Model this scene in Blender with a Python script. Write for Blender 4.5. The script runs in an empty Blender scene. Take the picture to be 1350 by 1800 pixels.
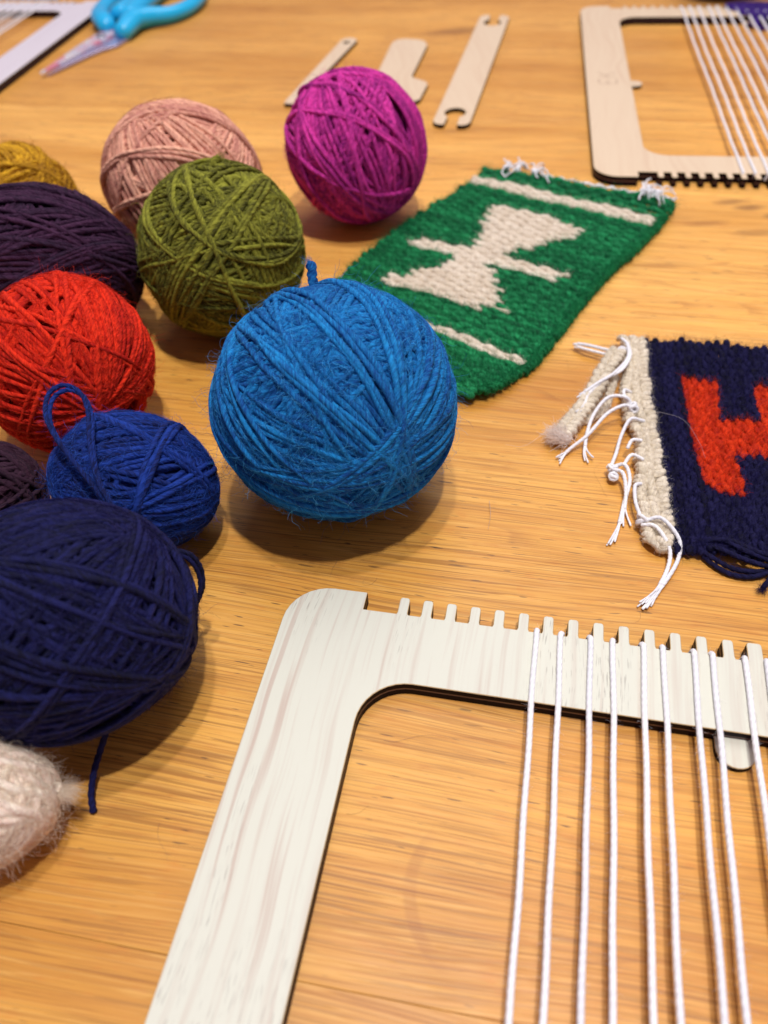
import bpy, math, random
import numpy as np
from mathutils.geometry import tessellate_polygon
from mathutils import Vector, Matrix

S = 0.001                                   # every length below is in millimetres
rng = np.random.default_rng(7)
random.seed(7)
COL = bpy.context.scene.collection
sc = bpy.context.scene

# ------------------------------------------------------------------ camera
OBS = np.array([0.0, 0.0, 221.44])
CR = np.array([0.99797825, -0.04644271, -0.04338766])
CU = np.array([0.06355639, 0.72925499, 0.68128389])
CF = np.array([0.0, 0.68266407, -0.73073235])
cd = bpy.data.cameras.new("camera"); cam = bpy.data.objects.new("camera", cd); COL.objects.link(cam)
cam.matrix_world = Matrix(((CR[0], CU[0], -CF[0], OBS[0] * S), (CR[1], CU[1], -CF[1], OBS[1] * S),
                           (CR[2], CU[2], -CF[2], OBS[2] * S), (0, 0, 0, 1)))
cd.sensor_fit = 'VERTICAL'; cd.sensor_height = 36.0; cd.sensor_width = 27.0; cd.lens = 27.627
cd.clip_start = 0.005; cd.clip_end = 50
cd.dof.use_dof = True; cd.dof.focus_distance = 0.272; cd.dof.aperture_fstop = 9.0
sc.camera = cam

# ------------------------------------------------------------------ world and lamps
w = bpy.data.worlds.new("World"); sc.world = w; w.use_nodes = True
w.node_tree.nodes["Background"].inputs[0].default_value = (0.74, 0.58, 0.78, 1)
w.node_tree.nodes["Background"].inputs[1].default_value = 0.33

def lamp(name, loc, power, size, col, aim=None):
    l = bpy.data.lights.new(name, 'AREA'); l.shape = 'DISK'; l.size = size * S; l.energy = power; l.color = col
    o = bpy.data.objects.new(name, l); COL.objects.link(o); o.location = [c * S for c in loc]
    d = Vector([(a - b) for a, b in zip(aim or (0, 250, 0), loc)])
    o.rotation_euler = d.to_track_quat('-Z', 'Y').to_euler()
    return o
lamp("ceiling_or_fill_lamp", (190, -20, 1650), 16.2, 70, (1.0, 0.975, 0.94), (0, 300, 0))
lamp("ceiling_or_fill_lamp", (10, 240, 1650), 9.5, 70, (1.0, 0.975, 0.95), (0, 300, 0))
lamp("ceiling_or_fill_lamp", (350, 1500, 1900), 19.0, 1500, (1.0, 0.975, 0.95), (150, 650, 0))  # added broad fill and gloss for the far table, no known lamp

sc.view_settings.view_transform = 'Standard'; sc.view_settings.look = 'None'
sc.view_settings.exposure = 0.0; sc.view_settings.gamma = 1.0

# ------------------------------------------------------------------ node helpers
def lin(c):
    return tuple(((v / 255) / 12.92 if v / 255 <= .04045 else ((v / 255 + .055) / 1.055) ** 2.4) for v in c) + (1.0,)

class NT:
    def __init__(s, name):
        s.m = bpy.data.materials.new(name); s.m.use_nodes = True; s.t = s.m.node_tree
        s.b = s.t.nodes["Principled BSDF"]
    def n(s, typ, **kw):
        x = s.t.nodes.new(typ)
        for k, v in kw.items():
            if k.startswith("i_"):
                x.inputs[int(k[2:]) if k[2:].isdigit() else k[2:].replace("_", " ")].default_value = v
            else:
                setattr(x, k, v)
        return x
    def l(s, a, b): s.t.links.new(a, b)
    def math(s, op, a, b=None, c=None):
        x = s.t.nodes.new("ShaderNodeMath"); x.operation = op
        for i, v in enumerate((a, b, c)):
            if v is None: continue
            if hasattr(v, "is_linked"): s.l(v, x.inputs[i])
            else: x.inputs[i].default_value = v
        return x.outputs[0]
    def mix(s, fac, a, b, mode='MIX'):
        x = s.t.nodes.new("ShaderNodeMix"); x.data_type = 'RGBA'; x.blend_type = mode
        for sock, v in ((x.inputs[0], fac), (x.inputs[6], a), (x.inputs[7], b)):
            if hasattr(v, "is_linked"): s.l(v, sock)
            else: sock.default_value = v
        return x.outputs[2]
    def mapping(s, vec, scale=(1, 1, 1), loc=(0, 0, 0), rot=(0, 0, 0)):
        x = s.t.nodes.new("ShaderNodeMapping"); s.l(vec, x.inputs[0])
        x.inputs[1].default_value = loc; x.inputs[2].default_value = rot; x.inputs[3].default_value = scale
        return x.outputs[0]
    def noise(s, vec, scale, detail=3, rough=.5, dist=0.0):
        x = s.t.nodes.new("ShaderNodeTexNoise"); s.l(vec, x.inputs["Vector"])
        x.inputs["Scale"].default_value = scale; x.inputs["Detail"].default_value = detail
        x.inputs["Roughness"].default_value = rough; x.inputs["Distortion"].default_value = dist
        return x.outputs[0]
    def ramp(s, f, a, b, clamp=True):
        x = s.t.nodes.new("ShaderNodeMapRange"); s.l(f, x.inputs[0])
        x.inputs[1].default_value = a; x.inputs[2].default_value = b
        return x.outputs[0]
    def bump(s, h, strength=.5, dist=.001, prev=None):
        x = s.t.nodes.new("ShaderNodeBump"); x.inputs["Strength"].default_value = strength
        x.inputs["Distance"].default_value = dist; s.l(h, x.inputs["Height"])
        if prev is not None: s.l(prev, x.inputs["Normal"])
        return x.outputs[0]

def simple(name, c, rough=.5, metal=0.0, **kw):
    k = NT(name); k.b.inputs["Base Color"].default_value = lin(c); k.b.inputs["Roughness"].default_value = rough
    k.b.inputs["Metallic"].default_value = metal
    for a, v in kw.items(): k.b.inputs[a].default_value = v
    return k.m

def yarn_mat(name, c1, c2, c3=None, plies=2, pitch=6.0, bump=.35, sheen=.12, fleck=.5, twist=.32, blot_scale=70):
    """wool: two dyed tones mixed along the fibres, each strand slightly different, twisted relief"""
    k = NT(name)
    uv = k.n("ShaderNodeUVMap", uv_map="UVMap"); sp = k.n("ShaderNodeSeparateXYZ"); k.l(uv.outputs[0], sp.inputs[0])
    at = k.n("ShaderNodeAttribute", attribute_name="strand")
    ph = k.math('MULTIPLY_ADD', sp.outputs[1], 1.0 / pitch, k.math('MULTIPLY', sp.outputs[0], 1.0))
    wave = k.math('SINE', k.math('MULTIPLY', ph, 2 * math.pi * plies))
    cx = k.n("ShaderNodeCombineXYZ"); k.l(k.math('MULTIPLY', ph, 9.0), cx.inputs[0])
    k.l(k.math('MULTIPLY', sp.outputs[1], .22), cx.inputs[1]); k.l(k.math('MULTIPLY', at.outputs["Fac"], 57.0), cx.inputs[2])
    fib = k.noise(cx.outputs[0], 1.0, 4, .65)
    geo = k.n("ShaderNodeNewGeometry")
    blot = k.noise(geo.outputs["Position"], blot_scale, 3, .6)
    fine = k.noise(geo.outputs["Position"], 900, 2, .7)
    f1 = k.math('ADD', k.math('MULTIPLY', k.ramp(fib, .38, .62), .75), k.math('MULTIPLY', k.ramp(blot, .35, .65), .3))
    f1 = k.math('ADD', f1, k.math('MULTIPLY', k.math('SUBTRACT', at.outputs["Fac"], .55), .7))
    colr = k.mix(f1, lin(c1), lin(c2))
    if c3 is not None:
        colr = k.mix(k.math('MULTIPLY', k.ramp(k.noise(cx.outputs[0], 2.3, 2, .6), .6, .72), fleck), colr, lin(c3))
    k.l(colr, k.b.inputs["Base Color"])
    h = k.math('ADD', k.math('MULTIPLY', wave, twist), k.math('ADD', k.math('MULTIPLY', fib, 1.9), k.math('MULTIPLY', fine, .9)))
    k.l(k.bump(h, bump, .0006), k.b.inputs["Normal"])
    k.b.inputs["Roughness"].default_value = .85; k.b.inputs["Specular IOR Level"].default_value = .25
    k.b.inputs["Sheen Weight"].default_value = sheen; k.b.inputs["Sheen Roughness"].default_value = .5
    k.b.inputs["Sheen Tint"].default_value = lin(c2)
    return k.m

def fibre_mat(name, c, c2=None, dk=None):
    """single wool hairs: each its own tone, letting some light through"""
    k = NT(name); hi = k.n("ShaderNodeHairInfo"); c2 = c2 or c
    dk = dk or (.86 if min(c) > 150 else .62); dark = tuple(v * dk for v in c); light = tuple(min(248, v * 1.12 + 9) for v in c2)
    r = hi.outputs["Random"]
    colr = k.mix(k.ramp(r, 0, .5), lin(dark), lin(c)); colr = k.mix(k.ramp(r, .45, 1), colr, lin(light))
    d = k.n("ShaderNodeBsdfDiffuse"); t = k.n("ShaderNodeBsdfTranslucent"); m = k.n("ShaderNodeMixShader", i_0=.4)
    k.l(colr, d.inputs[0]); k.l(colr, t.inputs[0]); k.l(d.outputs[0], m.inputs[1]); k.l(t.outputs[0], m.inputs[2])
    out = [x for x in k.t.nodes if x.type == 'OUTPUT_MATERIAL'][0]; k.l(m.outputs[0], out.inputs[0]); k.t.nodes.remove(k.b)
    return k.m

# ------------------------------------------------------------------ object helpers
def obj(name, data, parent=None, label=None, category=None, group=None, kind=None):
    o = bpy.data.objects.new(name, data); COL.objects.link(o)
    if parent: o.parent = parent
    for k, v in (("label", label), ("category", category), ("group", group), ("kind", kind)):
        if v: o[k] = v
    return o

def thing(name, label, category, loc=(0, 0, 0), rot=0.0, group=None):
    o = obj(name, None, None, label, category, group)
    o.location = [c * S for c in loc]; o.rotation_euler = (0, 0, rot); o.empty_display_size = .01
    return o

class Batch:
    """collects tubes and loose faces into one mesh"""
    def __init__(s): s.v = []; s.q = []; s.t = []; s.uq = []; s.ut = []; s.a = []; s.n = 0; s.mq = []; s.mt = []
    def add(s, V, quads=None, tris=None, uq=None, ut=None, val=0.0, mi=0):
        V = np.asarray(V, float)
        if quads is not None and len(quads):
            s.q.append(np.asarray(quads) + s.n); s.uq.append(uq if uq is not None else np.zeros((len(quads), 4, 2))); s.mq.append(np.full(len(quads), mi))
        if tris is not None and len(tris):
            s.t.append(np.asarray(tris) + s.n); s.ut.append(ut if ut is not None else np.zeros((len(tris), 3, 2))); s.mt.append(np.full(len(tris), mi))
        s.v.append(V); s.a.append(np.full(len(V), val)); s.n += len(V)
    def tube(s, P, r, ref=(0, 0, 1), sides=6, closed=False, val=None, lobes=0, amp=.18, pitch=5.0, caps=True, flat=1.0, mi=0):
        P = np.asarray(P, float); N = len(P); r = np.broadcast_to(np.asarray(r, float), (N,))
        if closed: T = np.roll(P, -1, 0) - np.roll(P, 1, 0)
        else: T = np.gradient(P, axis=0)
        T /= np.linalg.norm(T, axis=1)[:, None] + 1e-9
        ref = np.broadcast_to(np.asarray(ref, float), (N, 3))
        A = np.cross(T, ref); A /= np.linalg.norm(A, axis=1)[:, None] + 1e-9
        B = np.cross(A, T)
        seg = np.linalg.norm(np.diff(P, axis=0), axis=1); L = np.concatenate([[0], np.cumsum(seg)])
        th = np.arange(sides) / sides * 2 * np.pi
        rr = r[:, None] * np.ones((1, sides))
        if lobes: rr = rr * (1 - amp + amp * np.abs(np.cos(lobes * .5 * (th[None] - 2 * np.pi * L[:, None] / pitch))) * 1.4)
        V = P[:, None] + rr[..., None] * (np.cos(th)[None, :, None] * A[:, None] + flat * np.sin(th)[None, :, None] * B[:, None])
        V = V.reshape(-1, 3)
        M = N if closed else N - 1
        i = np.arange(M)[:, None]; j = np.arange(sides)[None]
        i2 = (i + 1) % N; j2 = (j + 1) % sides
        Q = np.stack([i * sides + j, i * sides + j2, i2 * sides + j2, i2 * sides + j], -1).reshape(-1, 4)
        Lc = np.append(L, L[-1] + (np.linalg.norm(P[0] - P[-1]) if closed else 0))
        u0 = np.broadcast_to(j / sides, (M, sides)); u1 = np.broadcast_to((j + 1) / sides, (M, sides))
        v0 = np.broadcast_to(Lc[:M, None], (M, sides)); v1 = np.broadcast_to(Lc[1:M + 1, None], (M, sides))
        uq = np.stack([np.stack([u0, v0], -1), np.stack([u1, v0], -1), np.stack([u1, v1], -1), np.stack([u0, v1], -1)], 2).reshape(-1, 4, 2)
        tris = None; ut = None
        if not closed and caps:
            V = np.concatenate([V, [P[0] - T[0] * r[0] * .5], [P[-1] + T[-1] * r[-1] * .5]]); a, b = N * sides, N * sides + 1
            jj = np.arange(sides); kk = (jj + 1) % sides
            tris = np.concatenate([np.stack([np.full(sides, a), kk, jj], 1), np.stack([np.full(sides, b), (N - 1) * sides + jj, (N - 1) * sides + kk], 1)])
            ut = np.zeros((len(tris), 3, 2)); ut[:sides, :, 0] = (jj / sides)[:, None]; ut[sides:, :, 0] = (jj / sides)[:, None]; ut[sides:, :, 1] = L[-1]
        s.add(V, Q, tris, uq, ut, rng.random() if val is None else val, mi)
    def build(s, name, mats, parent=None, base=(0, 0, 0), smooth=True, **tags):
        V = (np.concatenate(s.v) - np.asarray(base, float)) * S
        q = np.concatenate(s.q) if s.q else np.zeros((0, 4), int); t = np.concatenate(s.t) if s.t else np.zeros((0, 3), int)
        me = bpy.data.meshes.new(name)
        me.vertices.add(len(V)); me.vertices.foreach_set("co", V.ravel().astype(np.float32))
        nl = 4 * len(q) + 3 * len(t); me.loops.add(nl); me.polygons.add(len(q) + len(t))
        me.loops.foreach_set("vertex_index", np.concatenate([q.ravel(), t.ravel()]).astype(np.int32))
        me.polygons.foreach_set("loop_start", np.concatenate([np.arange(len(q)) * 4, 4 * len(q) + np.arange(len(t)) * 3]).astype(np.int32))
        me.polygons.foreach_set("use_smooth", np.full(len(q) + len(t), smooth))
        mi = np.concatenate(s.mq + s.mt) if (s.mq or s.mt) else np.zeros(0)
        me.polygons.foreach_set("material_index", mi.astype(np.int32))
        uv = me.uv_layers.new(name="UVMap")
        U = np.concatenate([x.reshape(-1, 2) for x in s.uq + s.ut])
        uv.data.foreach_set("uv", U.ravel().astype(np.float32))
        at = me.attributes.new("strand", 'FLOAT', 'POINT'); at.data.foreach_set("value", np.concatenate(s.a).astype(np.float32))
        me.update(calc_edges=True)
        for m in (mats if isinstance(mats, (list, tuple)) else [mats]): me.materials.append(m)
        return obj(name, me, parent, **tags)

def hairs(name, P, R, mat, parent=None, base=(0, 0, 0), **tags):
    """P (n,k,3) fibre points in mm, R radius in mm (scalar or n)"""
    n, k = P.shape[:2]
    cu = bpy.data.hair_curves.new(name); cu.add_curves([k] * n)
    cu.attributes["position"].data.foreach_set("vector", ((P.reshape(-1, 3) - np.asarray(base, float)) * S).astype(np.float32).ravel())
    ra = cu.attributes.get("radius") or cu.attributes.new("radius", 'FLOAT', 'POINT')
    taper = np.linspace(1, .45, k)[None] * np.broadcast_to(np.asarray(R, float), (n,))[:, None]
    ra.data.foreach_set("value", (taper * S).astype(np.float32).ravel())
    cu.materials.append(mat)
    return obj(name, cu, parent, kind="stuff", **tags)

def norm(a): return a / (np.linalg.norm(a, axis=-1, keepdims=True) + 1e-9)

def wander(P0, D, L, k=6, curl=.5, hug=None, rg=None):
    """curly fibres from points P0 along D with length L"""
    rg = rg or rng; n = len(P0); P = np.zeros((n, k, 3)); P[:, 0] = P0; d = norm(D)
    bend = norm(rg.normal(size=(n, 3))) * curl
    st = (np.asarray(L) / (k - 1)).reshape(-1, 1)
    for i in range(1, k):
        d = norm(d + bend + rg.normal(size=(n, 3)) * curl * .5)
        bend = norm(bend + rg.normal(size=(n, 3)) * .6 * curl) * curl
        P[:, i] = P[:, i - 1] + d * st
        if hug is not None: P[:, i] = hug(P[:, i])
    return P

def spline(pts, n=40):
    """smooth curve through points (Catmull-Rom)"""
    p = np.asarray(pts, float); p = np.vstack([2 * p[0] - p[1], p, 2 * p[-1] - p[-2]]); m = len(p) - 3
    out = []
    for t in np.linspace(0, m - 1e-6, n):
        i = int(t); f = t - i; a, b, c, d = p[i:i + 4]
        out.append(.5 * ((2 * b) + (-a + c) * f + (2 * a - 5 * b + 4 * c - d) * f * f + (-a + 3 * b - 3 * c + d) * f ** 3))
    return np.array(out)

# ------------------------------------------------------------------ materials
def oak_material():
    k = NT("oak")
    tc = k.n("ShaderNodeTexCoord"); oi = k.n("ShaderNodeObjectInfo")
    off = k.n("ShaderNodeCombineXYZ"); k.l(k.math('MULTIPLY', oi.outputs["Random"], 3.0), off.inputs[0]); k.l(k.math('MULTIPLY', oi.outputs["Random"], 7.0), off.inputs[1])
    va = k.n("ShaderNodeVectorMath", operation='ADD'); k.l(tc.outputs["Object"], va.inputs[0]); k.l(off.outputs[0], va.inputs[1])
    P = va.outputs[0]
    # slow waviness of the grain
    wv = k.noise(k.mapping(P, (2.2, 7, 1)), 1.0, 2, .5)
    wc = k.n("ShaderNodeCombineXYZ"); k.l(k.math('MULTIPLY', k.math('SUBTRACT', wv, .5), .055), wc.inputs[1])
    vb = k.n("ShaderNodeVectorMath", operation='ADD'); k.l(P, vb.inputs[0]); k.l(wc.outputs[0], vb.inputs[1]); G = vb.outputs[0]
    big = k.noise(k.mapping(G, (2.4, 17, 1)), 1.0, 3, .55)
    mid = k.noise(k.mapping(G, (9, 230, 1)), 1.0, 4, .6)
    fine = k.noise(k.mapping(G, (45, 1500, 1)), 1.0, 3, .65)
    fleck = k.noise(k.mapping(G, (110, 330, 1)), 1.0, 3, .6)
    base = k.mix(k.ramp(big, .32, .68), lin((198, 136, 50)), lin((234, 176, 84)))
    base = k.mix(k.math('MULTIPLY', k.ramp(mid, .42, .72), .34), base, lin((190, 118, 48)))
    base = k.mix(k.math('MULTIPLY', k.ramp(fine, .52, .68), .28), base, lin((164, 98, 40)))
    base = k.mix(k.math('MULTIPLY', k.ramp(fleck, .57, .68), .26), base, lin((208, 124, 44)))
    base = k.mix(k.math('MULTIPLY', k.ramp(k.noise(k.mapping(G, (50, 520, 1), (3, 2, 0)), 1.0, 2, .5), .58, .68), .24), base, lin((240, 192, 112)))
    long_ = k.noise(k.mapping(G, (11, 1150, 1), (7, 3, 0)), 1.0, 1.5, .5)
    base = k.mix(k.math('MULTIPLY', k.ramp(long_, .55, .63), .20), base, lin((158, 92, 36)))
    base = k.mix(k.math('MULTIPLY', k.ramp(long_, .46, .38), .22), base, lin((240, 190, 112)))
    # growth lines: contours of a slow field, sharp on one side, arching into cathedrals
    fld = k.noise(k.mapping(G, (1.6, 17, 1), (4, 2.6, 0)), 1.0, 2.0, .45)
    rg_ = k.math('FRACT', k.math('MULTIPLY', k.math('ADD', fld, k.math('MULTIPLY', fine, .006)), 30.0))
    line = k.math('MULTIPLY', k.ramp(rg_, .34, .0), k.ramp(rg_, .0, .05))
    line = k.math('MULTIPLY', line, k.ramp(k.noise(k.mapping(G, (12, 160, 1), (2, 9, 0)), 1.0, 2, .5), .30, .62))
    base = k.mix(k.math('MULTIPLY', line, .38), base, lin((146, 84, 32)))
    # long dark pores, thin, broken along their length
    por = k.noise(k.mapping(G, (15, 1050, 1), (1.3, 4.1, 0)), 1.0, 1.0, .5)
    por2 = k.noise(k.mapping(G, (22, 1900, 1), (6.3, 2.1, 0)), 1.0, 1.0, .5)
    gate = k.ramp(k.noise(k.mapping(G, (5, 50, 1), (9, 0, 0)), 1.0, 2, .5), .38, .60)
    pm = k.math('MULTIPLY', k.ramp(por, .58, .60), gate)
    pm = k.math('MAXIMUM', pm, k.math('MULTIPLY', k.ramp(por2, .585, .615), .7))
    base = k.mix(k.math('MULTIPLY', pm, .46), base, lin((116, 66, 28)))
    # short near-black ticks
    tick = k.math('MULTIPLY', k.ramp(k.noise(k.mapping(G, (95, 900, 1), (5, 8, 0)), 1.0, 1.0, .5), .69, .73), k.ramp(big, .40, .55))
    base = k.mix(k.math('MULTIPLY', tick, .75), base, lin((56, 42, 38)))
    base = k.mix(1.0, base, oi.outputs['Color'], 'MULTIPLY')
    # knots, a dark heart stain and a worn ring mark at their own places on the table
    geo = k.n("ShaderNodeNewGeometry"); nz = k.noise(geo.outputs["Position"], 60, 3, .6)
    ns = k.math('MULTIPLY', k.math('SUBTRACT', nz, .5), .9)
    for (x, y, rx, ry, st) in ((.214, .437, .010, .0035, .5), (.223, .429, .010, .004, .6), (.192, .414, .014, .0035, .3), (.216, .400, .014, .004, .35),
                               (.232, .418, .006, .003, .6), (.150, .372, .02, .004, .22), (.094, .783, .030, .010, .5), (.072, .566, .02, .005, .25)):
        mp = k.mapping(geo.outputs["Position"], (1 / rx, 1 / ry, 0), (0, 0, 0), (0, 0, 0))
        vs = k.n("ShaderNodeVectorMath", operation='SUBTRACT'); k.l(mp, vs.inputs[0]); vs.inputs[1].default_value = (x / rx, y / ry, 0)
        ln = k.n("ShaderNodeVectorMath", operation='LENGTH'); k.l(vs.outputs[0], ln.inputs[0])
        f = k.ramp(k.math('ADD', ln.outputs["Value"], ns), 1.25, .35)
        base = k.mix(k.math('MULTIPLY', f, st), base, lin((96, 52, 30)))
    vs = k.n("ShaderNodeVectorMath", operation='SUBTRACT'); k.l(k.mapping(geo.outputs["Position"], (1, 1, 0)), vs.inputs[0]); vs.inputs[1].default_value = (.0215, .0665, 0)
    ln = k.n("ShaderNodeVectorMath", operation='LENGTH'); k.l(vs.outputs[0], ln.inputs[0])
    sx = k.n("ShaderNodeSeparateXYZ"); k.l(vs.outputs[0], sx.inputs[0])
    ring = k.ramp(k.math('ABSOLUTE', k.math('SUBTRACT', ln.outputs["Value"], .0212)), .0022, .0012)
    ring = k.math('MULTIPLY', ring, k.math('MULTIPLY', k.ramp(sx.outputs[0], -.0125, -.0185), k.ramp(nz, .3, .5)))
    base = k.mix(k.math('MULTIPLY', ring, .27), base, lin((150, 84, 34)))
    k.l(base, k.b.inputs["Base Color"])
    rr = k.math('ADD', k.math('MULTIPLY', fine, .22), k.math('MULTIPLY', nz, .12))
    k.l(k.math('ADD', rr, .27), k.b.inputs["Roughness"])
    h = k.math('SUBTRACT', k.math('MULTIPLY', fine, .3), k.math('ADD', pm, k.math('MULTIPLY', mid, .25)))
    k.l(k.bump(h, .22, .0003), k.b.inputs["Normal"])
    k.b.inputs["Specular IOR Level"].default_value = .42
    return k.m

def loom_face(name, c, streak, pore, s1=.8, s2=.5, wob=.010, soft=False):
    """face veneer of a loom: streaks that follow the length of its side bars"""
    k = NT(name); tc = k.n("ShaderNodeTexCoord"); P = tc.outputs["Object"]
    wv = k.noise(k.mapping(P, (9, 12, 1)), 1.0, 2, .5)
    wc = k.n("ShaderNodeCombineXYZ"); k.l(k.math('MULTIPLY', k.math('SUBTRACT', wv, .5), wob), wc.inputs[0])
    vb = k.n("ShaderNodeVectorMath", operation='ADD'); k.l(P, vb.inputs[0]); k.l(wc.outputs[0], vb.inputs[1]); G = vb.outputs[0]
    st = k.noise(k.mapping(G, (300, 7, 1)), 1.0, 2, .5)
    lo = k.noise(k.mapping(G, (45, 6, 1), (2, 5, 0)), 1.0, 2, .5)
    m = k.math('MULTIPLY', k.ramp(st, .58 if not soft else .4, .68 if not soft else .8), k.ramp(lo, .38, .6))
    base = k.mix(k.math('MULTIPLY', m, s1), lin(c), lin(streak))
    base = k.mix(k.math('MULTIPLY', k.ramp(k.noise(k.mapping(G, (420, 14, 1), (7, 1, 0)), 1.0, 2, .6), .5, .75), .35), base, lin(streak))
    po = k.ramp(k.noise(k.mapping(G, (2600, 170, 1), (3, 3, 0)), 1.0, .6, .5), .62, .68)
    pg = k.ramp(k.noise(k.mapping(G, (60, 10, 1), (8, 3, 0)), 1.0, 1, .5), .52, .64)
    base = k.mix(k.math('MULTIPLY', k.math('MULTIPLY', po, pg), s2), base, lin(pore))
    k.l(base, k.b.inputs["Base Color"]); k.b.inputs["Roughness"].default_value = .5
    k.l(k.bump(k.math('SUBTRACT', k.math('MULTIPLY', st, .2), po), .15, .0002), k.b.inputs["Normal"])
    k.b.inputs["Specular IOR Level"].default_value = .35
    return k.m

OAK = oak_material()
FACE_A = loom_face("white_oak_veneer", (208, 208, 194), (180, 150, 136), (108, 94, 90), .62, .45, .008)
FACE_B = loom_face("birch_veneer", (216, 194, 166), (206, 178, 150), (190, 165, 140), .9, .2, .03, True)
FACE_C = loom_face("pale_grey_veneer", (214, 206, 214), (196, 184, 196), (170, 160, 165), .6, .2)
EDGE = simple("laser_cut_edge", (20, 7, 18), .5, **{"Specular IOR Level": .06})
GLUE = simple("glue_line", (92, 66, 62), .22)
RIM = simple("scorched_rim", (196, 166, 120), .6)
COTTON = yarn_mat("white_cotton", (226, 226, 232), (240, 238, 240), None, 3, 7.5, .25, .2, twist=.45)
TUFTW = fibre_mat("white_cotton_fibre", (235, 232, 240))

# ------------------------------------------------------------------ table
table = obj("table_top", None, kind="structure", label="honey coloured oak table top of wide planks")
ang = math.radians(-13.0); dirx = np.array([math.cos(ang), math.sin(ang)]); nrm = np.array([-math.sin(ang), math.cos(ang)])
me0 = None
edges_n = [-233.0, 41.6, 316.8, 592.0, 867.0, 1142.0, 1417.0]
for i in range(len(edges_n) - 1):
    a, b = edges_n[i] + .05, edges_n[i + 1] - .05
    B = Batch(); L = 1100.0; c = .12; wd = b - a
    ring = [(-L, 0, -28), (L, 0, -28), (L, wd, -28), (-L, wd, -28), (-L, 0, -c), (L, 0, -c), (L, wd, -c), (-L, wd, -c),
            (-L + c, c, 0), (L - c, c, 0), (L - c, wd - c, 0), (-L + c, wd - c, 0)]
    q = [(3, 2, 1, 0), (0, 1, 5, 4), (1, 2, 6, 5), (2, 3, 7, 6), (3, 0, 4, 7), (4, 5, 9, 8), (5, 6, 10, 9), (6, 7, 11, 10), (7, 4, 8, 11), (8, 9, 10, 11)]
    B.add(ring, q)
    o = B.build("plank", OAK, table, smooth=False)
    o.color = [(.93, .90, .82, 1), (.95, .92, .82, 1), (1.12, 1.15, 1.30, 1), (1.02, 1.0, 1.06, 1), (1.0, .98, 1.0, 1), (1, 1, 1, 1)][i]
    p = nrm * a; o.location = (p[0] * S, p[1] * S, 0); o.rotation_euler = (0, 0, ang)

# ------------------------------------------------------------------ looms
PT = 8.0
def arc(cx, cy, r, a0, a1, n=8):
    return [(cx + r * math.cos(math.radians(a)), cy + r * math.sin(math.radians(a))) for a in np.linspace(a0, a1, n)]
LW, LH = 35.86, 43.46
def loom_outline():
    R = 1.85; out = []
    # along the near-zero edge (v=0, far side) from left to right, v grows towards the viewer side
    out += arc(R, R, R, 180, 270, 9)
    def teeth(v0, sgn, us):
        pts = []
        base = v0 + sgn * .885
        for kx, u in enumerate(us):
            hw = .215 if kx != 14 else .29
            r = .17
            pts += [(u - hw - .03, base), (u - hw, base - sgn * .1), (u - hw, v0 + sgn * r)]
            pts += [(u - hw + r * (1 - math.cos(t)), v0 + sgn * r * (1 - math.sin(t)) * .8) for t in (.5, 1.1)]
            pts += [(u + hw - r * (1 - math.cos(t)), v0 + sgn * r * (1 - math.sin(t)) * .8) for t in (1.1, .5)]
            pts += [(u + hw, v0 + sgn * r), (u + hw, base - sgn * .1), (u + hw + .03, base)]
        return pts
    us = [4.93 + i for i in range(27)]
    out += [(3.27, 0), (3.27, .885)] + teeth(0, 1, us) + [(LW - 3.27, .885), (LW - 3.27, 0)]
    out += arc(LW - R, R, R, 270, 360, 9)
    out += arc(LW - R, LH - R, R, 0, 90, 9)
    low = teeth(LH, -1, us)
    out += [(LW - 3.27, LH), (LW - 3.27, LH - .885)] + low[::-1] + [(3.27, LH - .885), (3.27, LH)]
    out += arc(R, LH - R, R, 90, 180, 9)
    return out
def loom_hole():
    r = 1.9; a, b, c, d = 4.03, LW - 4.03, 4.09, LH - 3.9
    return arc(a + r, c + r, r, 180, 270, 10) + arc(b - r, c + r, r, 270, 360, 10) + arc(b - r, d - r, r, 0, 90, 10) + arc(a + r, d - r, r, 90, 180, 10)

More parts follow.
